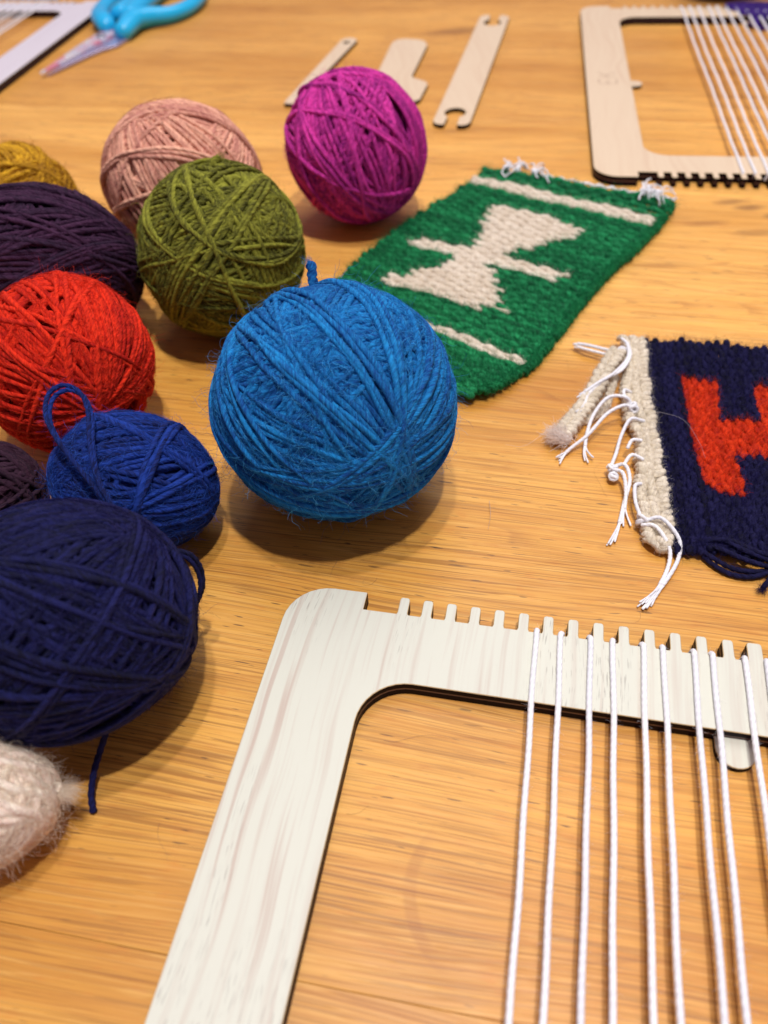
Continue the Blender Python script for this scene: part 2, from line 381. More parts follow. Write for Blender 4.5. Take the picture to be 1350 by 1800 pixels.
def plate(B, loops, z0, z1, ch=.22, layers=True, mats=(0, 1, 2, 3)):
    """flat sheet with the given outline loops: chamfered rim, ply layers in its edge"""
    rings = []
    for li, lp in enumerate(loops):
        p = np.array(lp, float); pr = np.roll(p, 1, 0); nx = np.roll(p, -1, 0)
        d1 = norm(p - pr); d2 = norm(nx - p); n1 = np.stack([-d1[:, 1], d1[:, 0]], 1); n2 = np.stack([-d2[:, 1], d2[:, 0]], 1)
        area = .5 * np.sum(p[:, 0] * nx[:, 1] - nx[:, 0] * p[:, 1]); sg = 1 if area > 0 else -1
        if li > 0: sg = -sg
        m = norm(n1 + n2) * sg; rings.append((p, m))
    def cap(z, off, flip, mi):
        ls = [[Vector((*(p + m * off)[i], 0)) for i in range(len(p))] for p, m in rings]
        tr = tessellate_polygon(ls); V = np.array([[v.x, v.y, z] for l in ls for v in l])
        tr = np.array(tr)
        a, b, c = V[tr[:, 0]], V[tr[:, 1]], V[tr[:, 2]]
        nz = (b[:, 0] - a[:, 0]) * (c[:, 1] - a[:, 1]) - (b[:, 1] - a[:, 1]) * (c[:, 0] - a[:, 0])
        keep = np.abs(nz) > 1e-9; tr = tr[keep]; nz = nz[keep]
        fl = (nz < 0) ^ flip; tr[fl] = tr[fl][:, ::-1]
        B.add(V, tris=tr, mi=mi)
    cap(z1, ch, False, mats[0]); cap(z0, 0, True, mats[1])
    h = z1 - z0
    lv = [(z0, 0, 1), (z0 + h * .46, 0, 1), (z0 + h * .48, .05, 3), (z0 + h * .56, .05, 3), (z0 + h * .58, 0, 1), (z1 - ch * .8, 0, 1), (z1, ch, 2)] if layers else [(z0, 0, 1), (z1 - ch * .8, 0, 1), (z1, ch, 2)]
    for li, (p, m) in enumerate(rings):
        n = len(p); nx = np.roll(p, -1, 0); area = .5 * np.sum(p[:, 0] * nx[:, 1] - nx[:, 0] * p[:, 1])
        for (za, oa, _), (zb, ob, mi) in zip(lv[:-1], lv[1:]):
            V = np.concatenate([np.c_[p + m * oa, np.full(n, za)], np.c_[p + m * ob, np.full(n, zb)]])
            i = np.arange(n); j = (i + 1) % n
            q = np.stack([i, j, j + n, i + n], 1)
            if (area > 0) == (li > 0): q = q[:, ::-1]
            B.add(V, q, mi=mats[mi])

def warp_path(u, z, sag=.6, side=1, n=560):
    """one warp thread: hooked over both notched edges, lying on the bars, taut in between"""
    v0, v1 = .885 * PT, LH * PT - .885 * PT
    mid = np.linspace(v0, v1, n); t = (mid - v0) / (v1 - v0)
    zz = z - sag * np.clip(np.sin(np.pi * t), 0, 1) * 0.6
    x = u * PT + np.zeros(n) + .25 * np.sin(mid * .035 + u * 7) + .12 * np.sin(mid * .16 + u * 3)
    M = np.stack([x, mid, zz], 1)
    h = lambda v, s: [[u * PT + side * .9, v - s * .7, -3.5 + z - .9], [u * PT + side * .3, v - s * .85, z - 2.6], [u * PT + .1 * side, v - s * .55, z - .6]]
    a = np.array(h(v0, 1)); b = np.array(h(v1, -1))[::-1]
    P = np.vstack([spline(np.vstack([a, M[:1]]), 14)[:-1], M, spline(np.vstack([M[-1:], b]), 14)[1:]])
    return P

def make_loom(label, loc, rot, face, us, flip_tabs=False, detail=1.0, group=None, step=0.62, mark=False):
    t = thing("weaving_loom", label, "weaving loom", loc, rot)
    fl = lambda pts: [(u * PT, -v * PT) for u, v in pts]
    B = Batch(); plate(B, [fl(loom_outline()), fl(loom_hole())], 0, 6.0)
    B.build("frame", [face, EDGE, RIM, GLUE], t, smooth=False)
    # rounded tabs that stick out low from the middle of each bar
    for (u, v, du, dv) in ((LW / 2, 4.09, 0, 1), (4.03, LH / 2 + .9, 1, 0), (LW - 4.03, LH / 2 + .9, -1, 0)):
        pts = []
        for a in np.linspace(-90, 90, 13):
            a = math.radians(a); ex = .45 + .73 * math.cos(a); ey = .73 * math.sin(a)
            pts.append((u + du * ex + dv * ey, v + dv * ex + du * ey))
        e = -.5
        pts = [(u + du * e - dv * .73, v + dv * e - du * .73)] + pts + [(u + du * e + dv * .73, v + dv * e + du * .73)]
        B = Batch(); plate(B, [fl(pts)], .02, 2.3, layers=False); B.build("tab", [face, EDGE, RIM, GLUE], t, smooth=False)
    for i, u in enumerate(us):
        P = warp_path(u, 6.0 + .82, side=1 if i % 2 else -1, n=int(334 / step))
        P[:, 1] *= -1
        B = Batch(); B.tube(P, .9, ref=(1, 0, 0), sides=12 if detail >= 1 else 6, lobes=3, amp=.06, pitch=7.5)
        B.build("warp_thread", COTTON, t)
        if detail >= 1:
            n = 900; idx = rng.integers(10, len(P) - 10, n); T = norm(P[idx + 3] - P[idx - 3])
            rad = norm(rng.normal(size=(n, 3)) * [1, .2, 1])
            H = wander(P[idx] + rad * .75, T * rng.choice([-1, 1], (n, 1)) * .8 + rad * .6, rng.uniform(.8, 2.6, n), 5, .5)
            hairs("thread_fuzz", H, .022, TUFTW, t)
    if mark:   # two burnt letters reading along the bar
        B = Batch()
        def stroke(a, b, wd=.55):
            a = np.array(a, float); b = np.array(b, float); d = norm(b - a); nn = np.array([-d[1], d[0]]) * wd / 2
            V = [(*(a - nn), 6.03), (*(b - nn), 6.03), (*(b + nn), 6.03), (*(a + nn), 6.03)]
            B.add(V, [(0, 1, 2, 3)])
        # letters lie on their side: their feet to the right (u), reading away from the viewer
        E0 = -24.1 * PT; u0, u1 = 1.15 * PT, 2.75 * PT
        stroke((u0, E0), (u1, E0)); stroke((u1, E0), (u1, E0 + 10)); stroke((u0, E0), (u0, E0 + 10)); stroke(((u0 + u1) / 2, E0), ((u0 + u1) / 2, E0 + 7.5))
        K0 = E0 + 14
        stroke((u0, K0), (u1, K0)); stroke(((u0 + u1) / 2 + .8, K0), (u0, K0 + 9.5)); stroke(((u0 + u1) / 2 - 1.2, K0 + 3), (u1, K0 + 9.5))
        B.build("engraved_letters", simple("burnt_engraving", (150, 112, 88), .7), t, smooth=False)
    return t
ua = [10.5, 11.47, 12.59, 13.47, 14.63, 15.38, 16.58, 17.24, 18.5, 19.28, 20.55, 21.3, 22.5]
ub = [10.9, 11.75, 12.7, 13.8, 14.6, 15.65, 16.6, 17.6, 18.6, 19.45, 20.6, 21.4, 22.5, 23.4]
uc = [27.7, 26.85, 25.6, 24.65, 23.5, 22.6, 21.5, 20.6, 19.5]
make_loom("white grained weaving loom nearest the viewer, in front of the bright blue yarn ball", (-32.77, 170.3, 0), -.23902, FACE_A, ua)
make_loom("pale birch weaving loom with two burnt letters on its left bar, behind the navy mat", (206.0, 810.8, 0), -.18897, FACE_B, ub, detail=.5, step=1.2, mark=True)
make_loom("greyish weaving loom beside the turquoise scissors, mostly cut off by the picture's corner", (-524, 985, 0), math.atan2(-.2, .98), FACE_C, uc, detail=.5, step=1.2)

# ------------------------------------------------------------------ yarn balls
def ball_frame(C, tilt):
    t = norm(OBS - C); r = norm(np.cross(CU, t)); u = np.cross(t, r); c, s = math.cos(tilt), math.sin(tilt)
    return np.stack([c * r + s * u, -s * r + c * u, t], 1)

def unit(xy):
    x, y = xy; q = x * x + y * y
    if q > .995: f = math.sqrt(.995 / q); x *= f; y *= f; q = .995
    return np.array([x, y, math.sqrt(1 - q)])

def yarn_ball(label, C, R, tilt, yr, cols, bands, nrand=70, seed=1, fuzz=4000, flen=(3, 9), step=3.2, fr=.024, sides=6, loose=.5, fc=None, bumps=.75, group=None, pitch=6.0, stray=.14, loosies=14):
    rg = np.random.default_rng(seed); C = np.array(C); R = np.array(R); F = ball_frame(C, tilt); Rm = R.mean()
    world = lambda v: C + (v * R) @ F.T
    t = thing("yarn_ball", label, "yarn ball", (C[0], C[1], 0)); base = (C[0], C[1], 0)
    mat = yarn_mat("wool", *cols, pitch=pitch * 1.5, bump=bumps)
    # solid inner layers
    B = Batch(); th = np.linspace(0, np.pi, 20); n = 28
    rings = [world(np.stack([np.sin(a) * np.cos(np.arange(n) / n * 2 * np.pi), np.sin(a) * np.sin(np.arange(n) / n * 2 * np.pi), np.full(n, np.cos(a))], 1) * (1 - 4.2 * yr / Rm)) for a in th]
    V = np.concatenate(rings); i = np.arange(19)[:, None]; j = np.arange(n)[None]; j2 = (j + 1) % n
    B.add(V, np.stack([i * n + j, (i + 1) * n + j, (i + 1) * n + j2, i * n + j2], -1).reshape(-1, 4), val=.2)
    B.build("inner_winding", mat, t, base)
    B = Batch(); PP = []; TT = []
    def strand(nv, h, lift, closed=True):
        nv = norm(nv); a = np.cross(nv, [.31, .77, .55]); a = norm(a); b = np.cross(nv, a)
        N = max(24, int(2 * np.pi * Rm * math.sqrt(1 - h * h) / step)); th = np.arange(N) / N * 2 * np.pi
        p1, p2, p3 = rg.uniform(0, 6.28, 3)
        wob = (.35 * np.sin(th * 3 + p1) + .25 * np.sin(th * 7 + p2)) * yr * 2 * loose / Rm
        q = math.sqrt(1 - h * h)
        v = nv * (h + wob)[:, None] + q * (np.cos(th)[:, None] * a + np.sin(th)[:, None] * b)
        v = norm(v)
        rad = 1 - yr / Rm + lift * yr / Rm + (.16 * np.sin(th * 5 + p3) + .12 * np.sin(th * 11 + p1)) * yr / Rm
        P = world(v * rad[:, None])
        rr = yr * (1 + .10 * np.sin(th * 6 + p2) + .07 * np.sin(th * 17 + p3)) * rg.uniform(.88, 1.1)
        B.tube(P, rr, ref=(P - C), sides=sides, closed=True, val=rg.random())
        PP.append(P); T = np.roll(P, -1, 0) - P; TT.append(norm(T))
    # underlying random windings, later ones lie higher
    k = 0; nrand = int(nrand * 1.7)
    while k < nrand:
        nv = norm(rg.normal(size=3)); m = int(rg.integers(4, 10)); fan = rg.uniform(.02, .09) * (1 if rg.random() < .5 else 0)
        piv = norm(np.cross(nv, rg.normal(size=3))); h0 = rg.uniform(-.45, .45)
        dh = 2.0 * yr / Rm * rg.uniform(.95, 1.25)
        for q in range(m):
            if fan:
                an = (q - m / 2) * fan * 1.2; vv = nv * math.cos(an) + np.cross(piv, nv) * math.sin(an); hh = h0 * .3 + rg.normal() * .01
            else: vv = nv + rg.normal(size=3) * .012; hh = h0 + (q - m / 2) * dh
            if abs(hh) < .85: strand(vv, hh, -3.0 + 2.7 * k / nrand)
            k += 1
    # the windings seen on the outside
    for bi, bd in enumerate(bands):
        a0, b0, a1, b1, m = bd[:5]; lift = bd[5] if len(bd) > 5 else .15
        mid = bd[6] if len(bd) > 6 else None
        for q in range(m):
            f = (q + .5) / m + rg.normal() * .035
            A = unit((a0[0] + (a1[0] - a0[0]) * f, a0[1] + (a1[1] - a0[1]) * f)); E = unit((b0[0] + (b1[0] - b0[0]) * f, b0[1] + (b1[1] - b0[1]) * f))
            if mid is None: nv = norm(np.cross(A, E)); h = rg.normal() * .004
            else:
                M = unit((mid[0][0] + (mid[1][0] - mid[0][0]) * f, mid[0][1] + (mid[1][1] - mid[0][1]) * f))
                nv = norm(np.cross(M - A, E - A)); h = float(nv @ A)
                if abs(h) > .93: continue
            strand(nv + rg.normal(size=3) * .022, h + rg.normal() * .012, lift + bi * .06 + rg.normal() * .25)
    # a few last turns laid loosely across everything
    for q in range(loosies):
        if q % 2 == 0: nv0 = norm(rg.normal(size=3)); h0 = rg.uniform(-.3, .3)
        strand(nv0 + rg.normal(size=3) * .05, h0 + (q % 2) * 2.2 * yr / Rm, .45 + rg.random() * .35)
    B.build("wound_yarn", mat, t, base)
    # loose wool fibres
    PA = np.concatenate(PP); TA = np.concatenate(TT)
    up = ((PA - C) @ F[:, 2]) > -.35 * Rm; PA = PA[up]; TA = TA[up]
    rel = np.linalg.norm(((PA - C) @ F) / R, axis=1); keep = rel > 1 - 1.6 * yr / Rm; PA = PA[keep]; TA = TA[keep]
    fm = fibre_mat("wool_fibre", *(fc or (cols[0], cols[1])))
    idx = rg.integers(0, len(PA), fuzz); P0 = PA[idx]; rad = norm(P0 - C); T = TA[idx] * rg.choice([-1, 1], (fuzz, 1))
    lat = rg.normal(size=(fuzz, 3)) * .35
    Ln = rg.uniform(*flen, fuzz)
    def hug(p):
        q = ((p - C) @ F) / R; l = np.linalg.norm(q, axis=1, keepdims=True); lim = np.clip(l, 1 + .1 * yr / Rm, 1 + .55 * yr / Rm)
        return C + (q / l * lim * R) @ F.T
    H1 = wander(P0 + rad * yr * .95, T + lat + rad * .05, Ln, 6, .28, hug, rg)
    ns = int(fuzz * stray); s = rg.integers(0, len(PA), ns); r2 = norm(PA[s] - C)
    H2 = wander(PA[s] + r2 * yr * .8, TA[s] * rg.normal(size=(ns, 1)) + r2 * rg.uniform(.1, .6, (ns, 1)) + rg.normal(size=(ns, 3)) * .4, rg.uniform(flen[0], flen[1] * 1.1, ns), 9, .6, None, rg)
    H2 = H2[:, np.linspace(0, 8, 9).astype(int)]; H1 = np.stack([np.stack([np.interp(np.linspace(0, 5, 9), np.arange(6), H1[q, :, c]) for c in range(3)], 1) for q in range(len(H1))])
    H = np.concatenate([H1, H2]); H[..., 2] = np.maximum(H[..., 2], .3)
    hairs("wool_fuzz", H, rg.uniform(.6, 1.5, len(H)) * fr * 1.45, fm, t, base)
    return t, mat, fm, world, base

GB = "yarn balls piled on the left of the table"
balls = {}
# bright blue
balls['blue'] = yarn_ball("large bright blue yarn ball standing alone in the middle of the table", (-15.0, 222.0, 42.6), (43.0, 41.8, 42.4), 0, 1.05,
    ((8, 68, 138), (26, 136, 206), (54, 168, 220)), [
    ((-.55, .25), (.1, .75), (-.1, -.25), (.45, .25), 20, -.5),
    ((-.30, -.28), (.60, -.33), (-.30, -.52), (.65, -.50), 7, -.8),
    ((-.98, .10), (.05, -.55), (-.85, -.35), (.1, -.85), 10, -.4),
    ((-.92, .35), (.20, -.38), (-.97, .05), (.12, -.58), 9, -.3),
    ((.05, .93), (.42, -.02), (.60, .76), (.56, -.14), 9, -.1),
    ((.66, .74), (.50, -.20), (.99, .12), (.40, -.52), 10, -.15),
    ((-.62, .76), (.34, -.20), (-.80, .58), (.20, -.36), 6, .2),
    ((-.80, .55), (.16, -.78), (-.88, .42), (.08, -.84), 4, .5),
    ((-.30, .90), (.46, -.10), (-.45, .84), (.38, -.18), 4, .5),
    ((.02, .97), (.47, -.10), (.18, .95), (.52, -.10), 3, .5),
    ((.10, -.46), (.97, .16), (.12, -.66), (.99, -.18), 8, .15),
    ((.28, -.35), (.72, .62), (.34, -.38), (.84, .5), 4, .2),
    ((-.85, -.42), (.97, -.28), (-.80, -.52), (.97, -.40), 5, .6, ((-.05, -.84), (.0, -.91))),
    ], nrand=150, seed=3, loosies=6, fuzz=11000, flen=(3, 10), step=2.6, fr=.026, sides=7, fc=((26, 108, 180), (80, 165, 220)), pitch=5.0)
# magenta
balls['magenta'] = yarn_ball("magenta pink yarn ball in front of the flat wooden tools", (-3.2, 448.5, 39.5), (39.5, 39.1, 39.3), 0, 1.25,
    ((126, 16, 104), (236, 66, 174), (112, 20, 130)), [
    ((-.7, .5), (-.1, -.9), (-.3, .8), (.5, -.8), 12, -.4),
    ((-.55, .75), (.2, -.95), (-.1, .95), (.6, -.75), 7, .0),
    ((.0, .95), (.75, -.62), (.5, .8), (.85, -.5), 12, .05),
    ((-.62, .72), (-.45, -.75), (-.55, .78), (-.2, -.9), 4, .3),
    ((-.25, .78), (.08, -.6), (-.2, .78), (.14, -.6), 2, .5),
    ((-.6, .2), (.65, -.75), (-.62, .0), (.6, -.85), 4, .3),
    ((.35, .9), (.95, -.2), (.55, .8), (.98, .0), 5, .35),
    ], nrand=60, seed=5, loosies=8, fuzz=2600, flen=(3, 8), step=4, fr=.03, fc=((190, 45, 145), (215, 80, 170)), loose=.6)
# pale pink
balls['pink'] = yarn_ball("pale peach pink yarn ball behind the olive one", (-95.5, 420.5, 39.9), (41.3, 39.3, 40.3), 0, 1.15,
    ((192, 124, 112), (250, 190, 160), (176, 108, 118)), [
    ((-.6, .5), (.2, -.5), (.1, .7), (.8, .0), 22, -.3),
    ((-.9, -.1), (-.2, -.9), (-.3, .2), (.1, -.5), 16, -.1),
    ((-.97, .15), (.95, .30), (-.9, .40), (.98, .12), 9, .25, ((-.15, .78), (-.1, .95))),
    ((-.99, -.20), (.60, .08), (-.99, -.14), (.65, .14), 3, .5, ((-.15, .28), (-.15, .34))),
    ], nrand=60, seed=8, loosies=3, fuzz=2200, flen=(3, 8), step=4, fr=.03)
# mustard
balls['mustard'] = yarn_ball("mustard yellow yarn ball at the left edge behind the dark purple one", (-185.1, 414.2, 33.2), (32.2, 33.0, 32.5), 0, 1.2,
    ((138, 92, 12), (222, 168, 34), (110, 84, 62)), [
    ((-.4, .3), (.6, .75), (-.2, -.1), (.9, .35), 14, -.1),
    ((.2, .9), (.5, -.2), (.6, .7), (.8, -.2), 10, .1)], nrand=60, seed=12, fuzz=2600, flen=(3, 8), step=4, fr=.035, fc=((190, 140, 30), (140, 105, 60)))
# aubergine
balls['aubergine'] = yarn_ball("dark purple yarn ball between the mustard and the red ones", (-150.4, 342.0, 38.2), (43.9, 37.0, 40.5), 0, 1.15,
    ((32, 14, 38), (70, 36, 66), (28, 16, 56)), [
    ((-.9, .1), (.5, .70), (-.8, -.2), (.85, .1), 18, -.1),
    ((-.6, .75), (.70, .60), (-.9, .35), (.9, .30), 12, .05),
    ((-.2, -.45), (.97, .10), (-.35, -.3), (.9, .35), 6, .4, ((.35, .10), (.3, .22))),
    ((-.3, .25), (.6, .62), (-.2, .15), (.7, .5), 5, .3),
    ], nrand=60, seed=14, loosies=4, fuzz=2600, flen=(3, 8), step=4, fr=.03, fc=((62, 34, 62), (84, 54, 82)))
# olive
balls['olive'] = yarn_ball("olive green yarn ball behind the bright blue one", (-67.5, 342.1, 39.5), (38.1, 39.3, 38.7), 0, 1.1,
    ((56, 56, 12), (146, 146, 48), (56, 46, 26)), [
    ((-.9, .0), (-.2, .6), (-.7, -.5), (.1, .3), 10, -.3),
    ((-.6, .8), (-.1, .1), (-.3, .9), (.3, .5), 8, -.2),
    ((.1, -.3), (.9, -.3), (.0, -.8), (.8, -.6), 9, -.3),
    ((-.3, -.2), (.6, -.35), (-.2, -.35), (.7, -.5), 5, .0),
    ((.25, .2), (.55, -.8), (.5, .2), (.9, -.5), 7, .05),
    ((.0, .55), (-.75, -.55), (.45, .72), (-.35, -.68), 13, .25),
    ((-.05, -.02), (.85, .50), (-.02, .04), (.92, .44), 3, .6, ((.50, -.10), (.50, -.04))),
    ((-.05, -.15), (.30, -.85), (-.02, -.12), (.36, -.8), 2, .5),
    ], nrand=110, seed=21, loosies=9, fuzz=3600, flen=(2.5, 7), step=3.4, fr=.03, fc=((130, 134, 50), (160, 164, 80)), loose=.6)
# red
balls['red'] = yarn_ball("bright red yarn ball, the one touching the loop of the royal blue ball", (-123.7, 265.4, 35.7), (33.8, 35.7, 34.8), 0, 1.0,
    ((168, 14, 6), (242, 52, 18), (160, 18, 22)), [
    ((-.9, .3), (.2, -.35), (-.3, .9), (.35, -.2), 18, -.2),
    ((-.2, .95), (.40, -.3), (.6, .75), (.45, -.3), 18, -.05),
    ((.7, .65), (.4, -.35), (.98, .1), (.35, -.5), 14, .0),
    ((-.9, -.2), (.35, -.35), (-.9, -.6), (.3, -.55), 14, .1),
    ((-.9, .2), (.3, -.2), (-.95, .0), (.5, -.35), 5, .35),
    ((-.5, .1), (.75, -.55), (-.5, .0), (.7, -.62), 3, .5),
    ((.22, .3), (.18, -.9), (.3, .3), (.28, -.9), 3, .45),
    ], nrand=60, seed=31, loosies=6, fuzz=6500, flen=(2.5, 8), step=2.8, fr=.026, fc=((215, 40, 25), (240, 80, 55)), pitch=5.0)
# royal blue
balls['royal'] = yarn_ball("small royal blue yarn ball with a tall loop sticking up", (-87.7, 203.6, 27.4), (29.4, 25.1, 27.2), -.35, .95,
    ((6, 14, 62), (24, 58, 150), (12, 62, 140)), [
    ((-.95, .1), (.3, .95), (-.8, -.5), (.5, .6), 18, -.2),
    ((-.3, -.3), (.9, .55), (-.2, -.8), (.95, -.1), 20, -.1),
    ((.10, -.55), (.95, .2), (.1, -.7), (.98, -.1), 8, .2),
    ((.16, .95), (.25, -.85), (.28, .92), (.3, -.85), 5, .5, ((.06, .1), (.16, .1))),
    ], nrand=60, seed=44, loosies=6, fuzz=6000, flen=(2, 7), step=2.4, fr=.024, fc=((36, 74, 170), (60, 100, 190)), pitch=5.0)
# plum
balls['plum'] = yarn_ball("dark plum yarn ball squeezed under the red one at the left edge", (-143.1, 202.1, 22.9), (21.5, 23.1, 22.3), 0, .95,
    ((40, 20, 38), (62, 32, 52), (60, 60, 40)), [((-.2, .9), (.9, -.3), (.3, .9), (.98, .0), 10, .1)], nrand=60, seed=50, fuzz=2600, flen=(2, 7), step=2.6, fr=.022, fc=((74, 40, 62), (96, 66, 80)))
# navy
balls['navy'] = yarn_ball("big navy blue yarn ball at the lower left with its end hanging out", (-94.7, 137.9, 36.5), (37.5, 35.2, 36.4), 0, .95,
    ((5, 6, 32), (24, 27, 84), (12, 14, 30)), [
    ((-.9, .3), (.3, .9), (-.9, -.1), (.7, .6), 20, -.3),
    ((-.9, .5), (.5, .8), (-.7, .8), (.3, .95), 9, -.1),
    ((-.8, -.7), (.0, .35), (-.2, -.95), (.75, .1), 26, -.25),
    ((.2, .3), (.9, -.2), (-.1, -.3), (.7, -.7), 14, -.2),
    ((-.4, -.6), (.9, .0), (-.3, -.75), (.85, -.3), 9, .0),
    ((-.9, .22), (.85, -.42), (-.9, .14), (.80, -.5), 4, .5),
    ((-.6, .50), (.75, .05), (-.6, .42), (.78, -.02), 3, .45),
    ((.45, .85), (.25, .12), (.52, .82), (.30, .08), 3, .6),
    ((-.6, -.80), (.85, .40), (-.5, -.84), (.9, .25), 5, .4, ((.55, -.62), (.62, -.66))),
    ], nrand=70, seed=61, loosies=7, fuzz=7500, flen=(2, 8), step=2.4, fr=.024, fc=((22, 20, 66), (56, 52, 98)), pitch=5.0)
# cream
balls['cream'] = yarn_ball("fluffy cream yarn ball at the bottom left below the navy one", (-113.4, 92.0, 18.5), (19.6, 16.8, 18.2), 0, 1.45,
    ((236, 208, 192), (254, 242, 222), (226, 178, 180)), [
    ((.1, .9), (.0, -.8), (.7, .6), (.6, -.6), 9, .0),
    ((.2, .5), (.9, -.2), (.3, .9), (.95, .2), 5, .3),
    ((-.3, .7), (.75, .5), (-.3, .5), (.9, .2), 4, .4),
    ((.2, -.1), (.8, -.5), (.3, .0), (.9, -.3), 3, .5),
    ], nrand=40, seed=71, loosies=4, fuzz=9000, flen=(2, 8), step=2.4, fr=.024, fc=((248, 234, 216), (240, 214, 206)), loose=1.0, pitch=9, stray=.2)
# deep violet, behind the birch loom
balls['violet'] = yarn_ball("deep violet yarn ball behind the pale birch loom at the top edge", (345.0, 842.0, 47.0), (46, 46, 46), 0, 1.3,
    ((30, 8, 60), (58, 20, 110), (20, 8, 40)), [], nrand=90, seed=81, fuzz=800, flen=(3, 8), step=5, fr=.04, sides=5)

def loose_end(key, name, pts, r, n=40, fuzz=60, tuft=0, tl=4.0, label=None, two=None, flen=(1.5, 5), fr=.022):
    t, mat, fm, world, base = balls[key]
    B = Batch(); P = spline(pts, n); allp = [P]
    B.tube(P, r, ref=(.3, .2, .9), sides=7, lobes=2, amp=.2, pitch=5)
    if two is not None:
        Q = P + np.asarray(two, float) * np.sin(np.linspace(.35, np.pi - .2, n))[:, None]; B.tube(Q, r, ref=(.3, .2, .9), sides=7, lobes=2, amp=.2, pitch=5); allp.append(Q)
    o = B.build(name, mat, t, base)
    A = np.concatenate(allp); idx = rng.integers(1, len(A) - 1, fuzz); d = norm(rng.normal(size=(fuzz, 3)))
    T = norm(A[idx] - A[idx - 1] + 1e-3)
    H = wander(A[idx] + d * r * .8, T + d * .5, rng.uniform(*flen, fuzz), 6, .4)
    if tuft:
        T = norm(P[-1] - P[-3]); H = np.concatenate([H, wander(P[-1] + rng.normal(size=(tuft, 3)) * r * .4, T + rng.normal(size=(tuft, 3)) * .35, rng.uniform(tl * .5, tl, tuft), 6, .2)])
    H[..., 2] = np.maximum(H[..., 2], .15)
    h = hairs("wool_fuzz", H - 0.0, fr, fm, o, base)
    return o
loose_end('royal', "loose_loop", [(-82.9, 171.8, 36), (-84.9, 173.8, 42), (-90.5, 179.3, 48), (-97.4, 186.7, 54), (-102.9, 193.1, 59), (-107.3, 201.7, 62), (-107.4, 209.8, 64), (-102.9, 212.5, 65),
    (-97.8, 210.7, 63), (-94.5, 203.7, 60), (-92.9, 192.7, 56), (-90.0, 181.6, 50), (-84.2, 173.1, 44), (-81, 170, 38)], .8, 90, 700, two=(1.2, -1.0, -1.3))
loose_end('navy', "loose_loop", [(-66, 157, 42), (-62.7, 157.1, 40), (-60.1, 156.3, 38), (-58.7, 155.4, 32), (-59.4, 153.4, 26), (-62.4, 152.5, 20), (-66.8, 151.2, 16)], .8, 50, 200, two=(.9, .9, .8))
loose_end('navy', "yarn_end", [(-84.5, 116, 16), (-85.8, 113.8, 12), (-87.9, 110.6, 8), (-89.6, 105.9, 5), (-90.2, 100.2, 2.2), (-88.9, 95.2, 1.2)], 1.0, 40, 60, fr=.015)
loose_end('blue', "yarn_end", [(-19.5, 246, 74), (-19.8, 248, 78), (-19.6, 249.5, 80.5), (-20.4, 250.5, 82)], 1.8, 16, 60, tuft=120, tl=2.5)
loose_end('pink', "yarn_end", [(-66, 430, 16), (-58, 438, 7), (-50, 443, 2), (-42, 440, 1.2)], 1.0, 20, 60, tuft=40, tl=5)
loose_end('magenta', "loose_loop", [(-30, 462, 60), (-31, 458, 67), (-27, 452, 72), (-22, 450, 73)], 1.4, 20, 60)
loose_end('olive', "yarn_end", [(-66, 351, 74), (-64.5, 352, 77), (-62.5, 353, 78)], 1.9, 14, 60, tuft=120, tl=4)
loose_end('cream', "yarn_end", [(-99, 97, 17), (-96, 96.3, 16.6), (-93.5, 95.6, 16)], 1.8, 14, 60, tuft=600, tl=6.5, fr=.02)

# ------------------------------------------------------------------ woven mats
def weave(parts, pos, rows, pitch, warp, r, colour_at, width, jitter=.12, amp=.75, sides=7, step=1.0, zc=2.1, rg=None):
    """parts: dict colour -> Batch; every weft row runs over one warp and under the next"""
    rg = rg or rng; samples = {}
    for j in range(rows):
        tr = (j + .5) * pitch; e0 = rg.uniform(-1.3, 1.3) + .5 * (j % 2); e1 = rg.uniform(-.9, .9) + .5 * ((j + 1) % 2)
        s = np.arange(e0, width + e1, step)
        key = [colour_at(x, j, tr) for x in s]; a = 0
        ph = rg.uniform(-.25, .25)
        for b in range(1, len(s) + 1):
            if b == len(s) or key[b] != key[a]:
                if b - a >= 3:
                    ss = s[a:b]; z = zc + amp * np.cos(np.pi * ss / warp + np.pi * j + ph) * (1 + .1 * np.sin(ss * .7 + j))
                    tt = tr + jitter * pitch * np.sin(ss * .11 + j * .35) + .10 * pitch * np.cos(np.pi * ss / warp + np.pi * j + ph)
                    # selvedges curl down
                    edge = np.minimum(ss - e0, width + e1 - ss); z = z - np.clip(1 - edge / 2.2, 0, 1) ** 2 * 1.0
                    P = pos(ss, tt, z); rr = r * (1 + .10 * np.sin(ss * .9 + rg.uniform(0, 6)) + .06 * rg.normal(size=len(ss)))
                    rr[0] *= .6; rr[-1] *= .6
                    parts[key[a]].tube(P, rr, ref=(0, 0, 1), sides=sides, val=rg.random(), flat=.95)
                    samples.setdefault(key[a], []).append(P)
                a = b
    return samples

def mat_fuzz(name, samp, fm, parent, base, n, L=(1.5, 4), r=.03, rg=None, upk=.35, curl=.4):
    rg = rg or rng
    P = np.concatenate([p for p in samp if len(p) > 2]); T = np.concatenate([norm(np.gradient(p, axis=0)) for p in samp if len(p) > 2])
    i = rg.integers(0, len(P), n); up = np.stack([rg.normal(size=n) * .5, rg.normal(size=n) * .5, np.abs(rg.normal(size=n)) + .2], 1)
    H = wander(P[i] + norm(up) * 1.15, T[i] * rg.choice([-1, 1], (n, 1)) + up * upk, rg.uniform(*L, n), 6, curl, None, rg)
    H[..., 2] = np.maximum(H[..., 2], .3)
    return hairs(name, H, rg.uniform(.6, 1.3, n) * r, fm, parent, base)

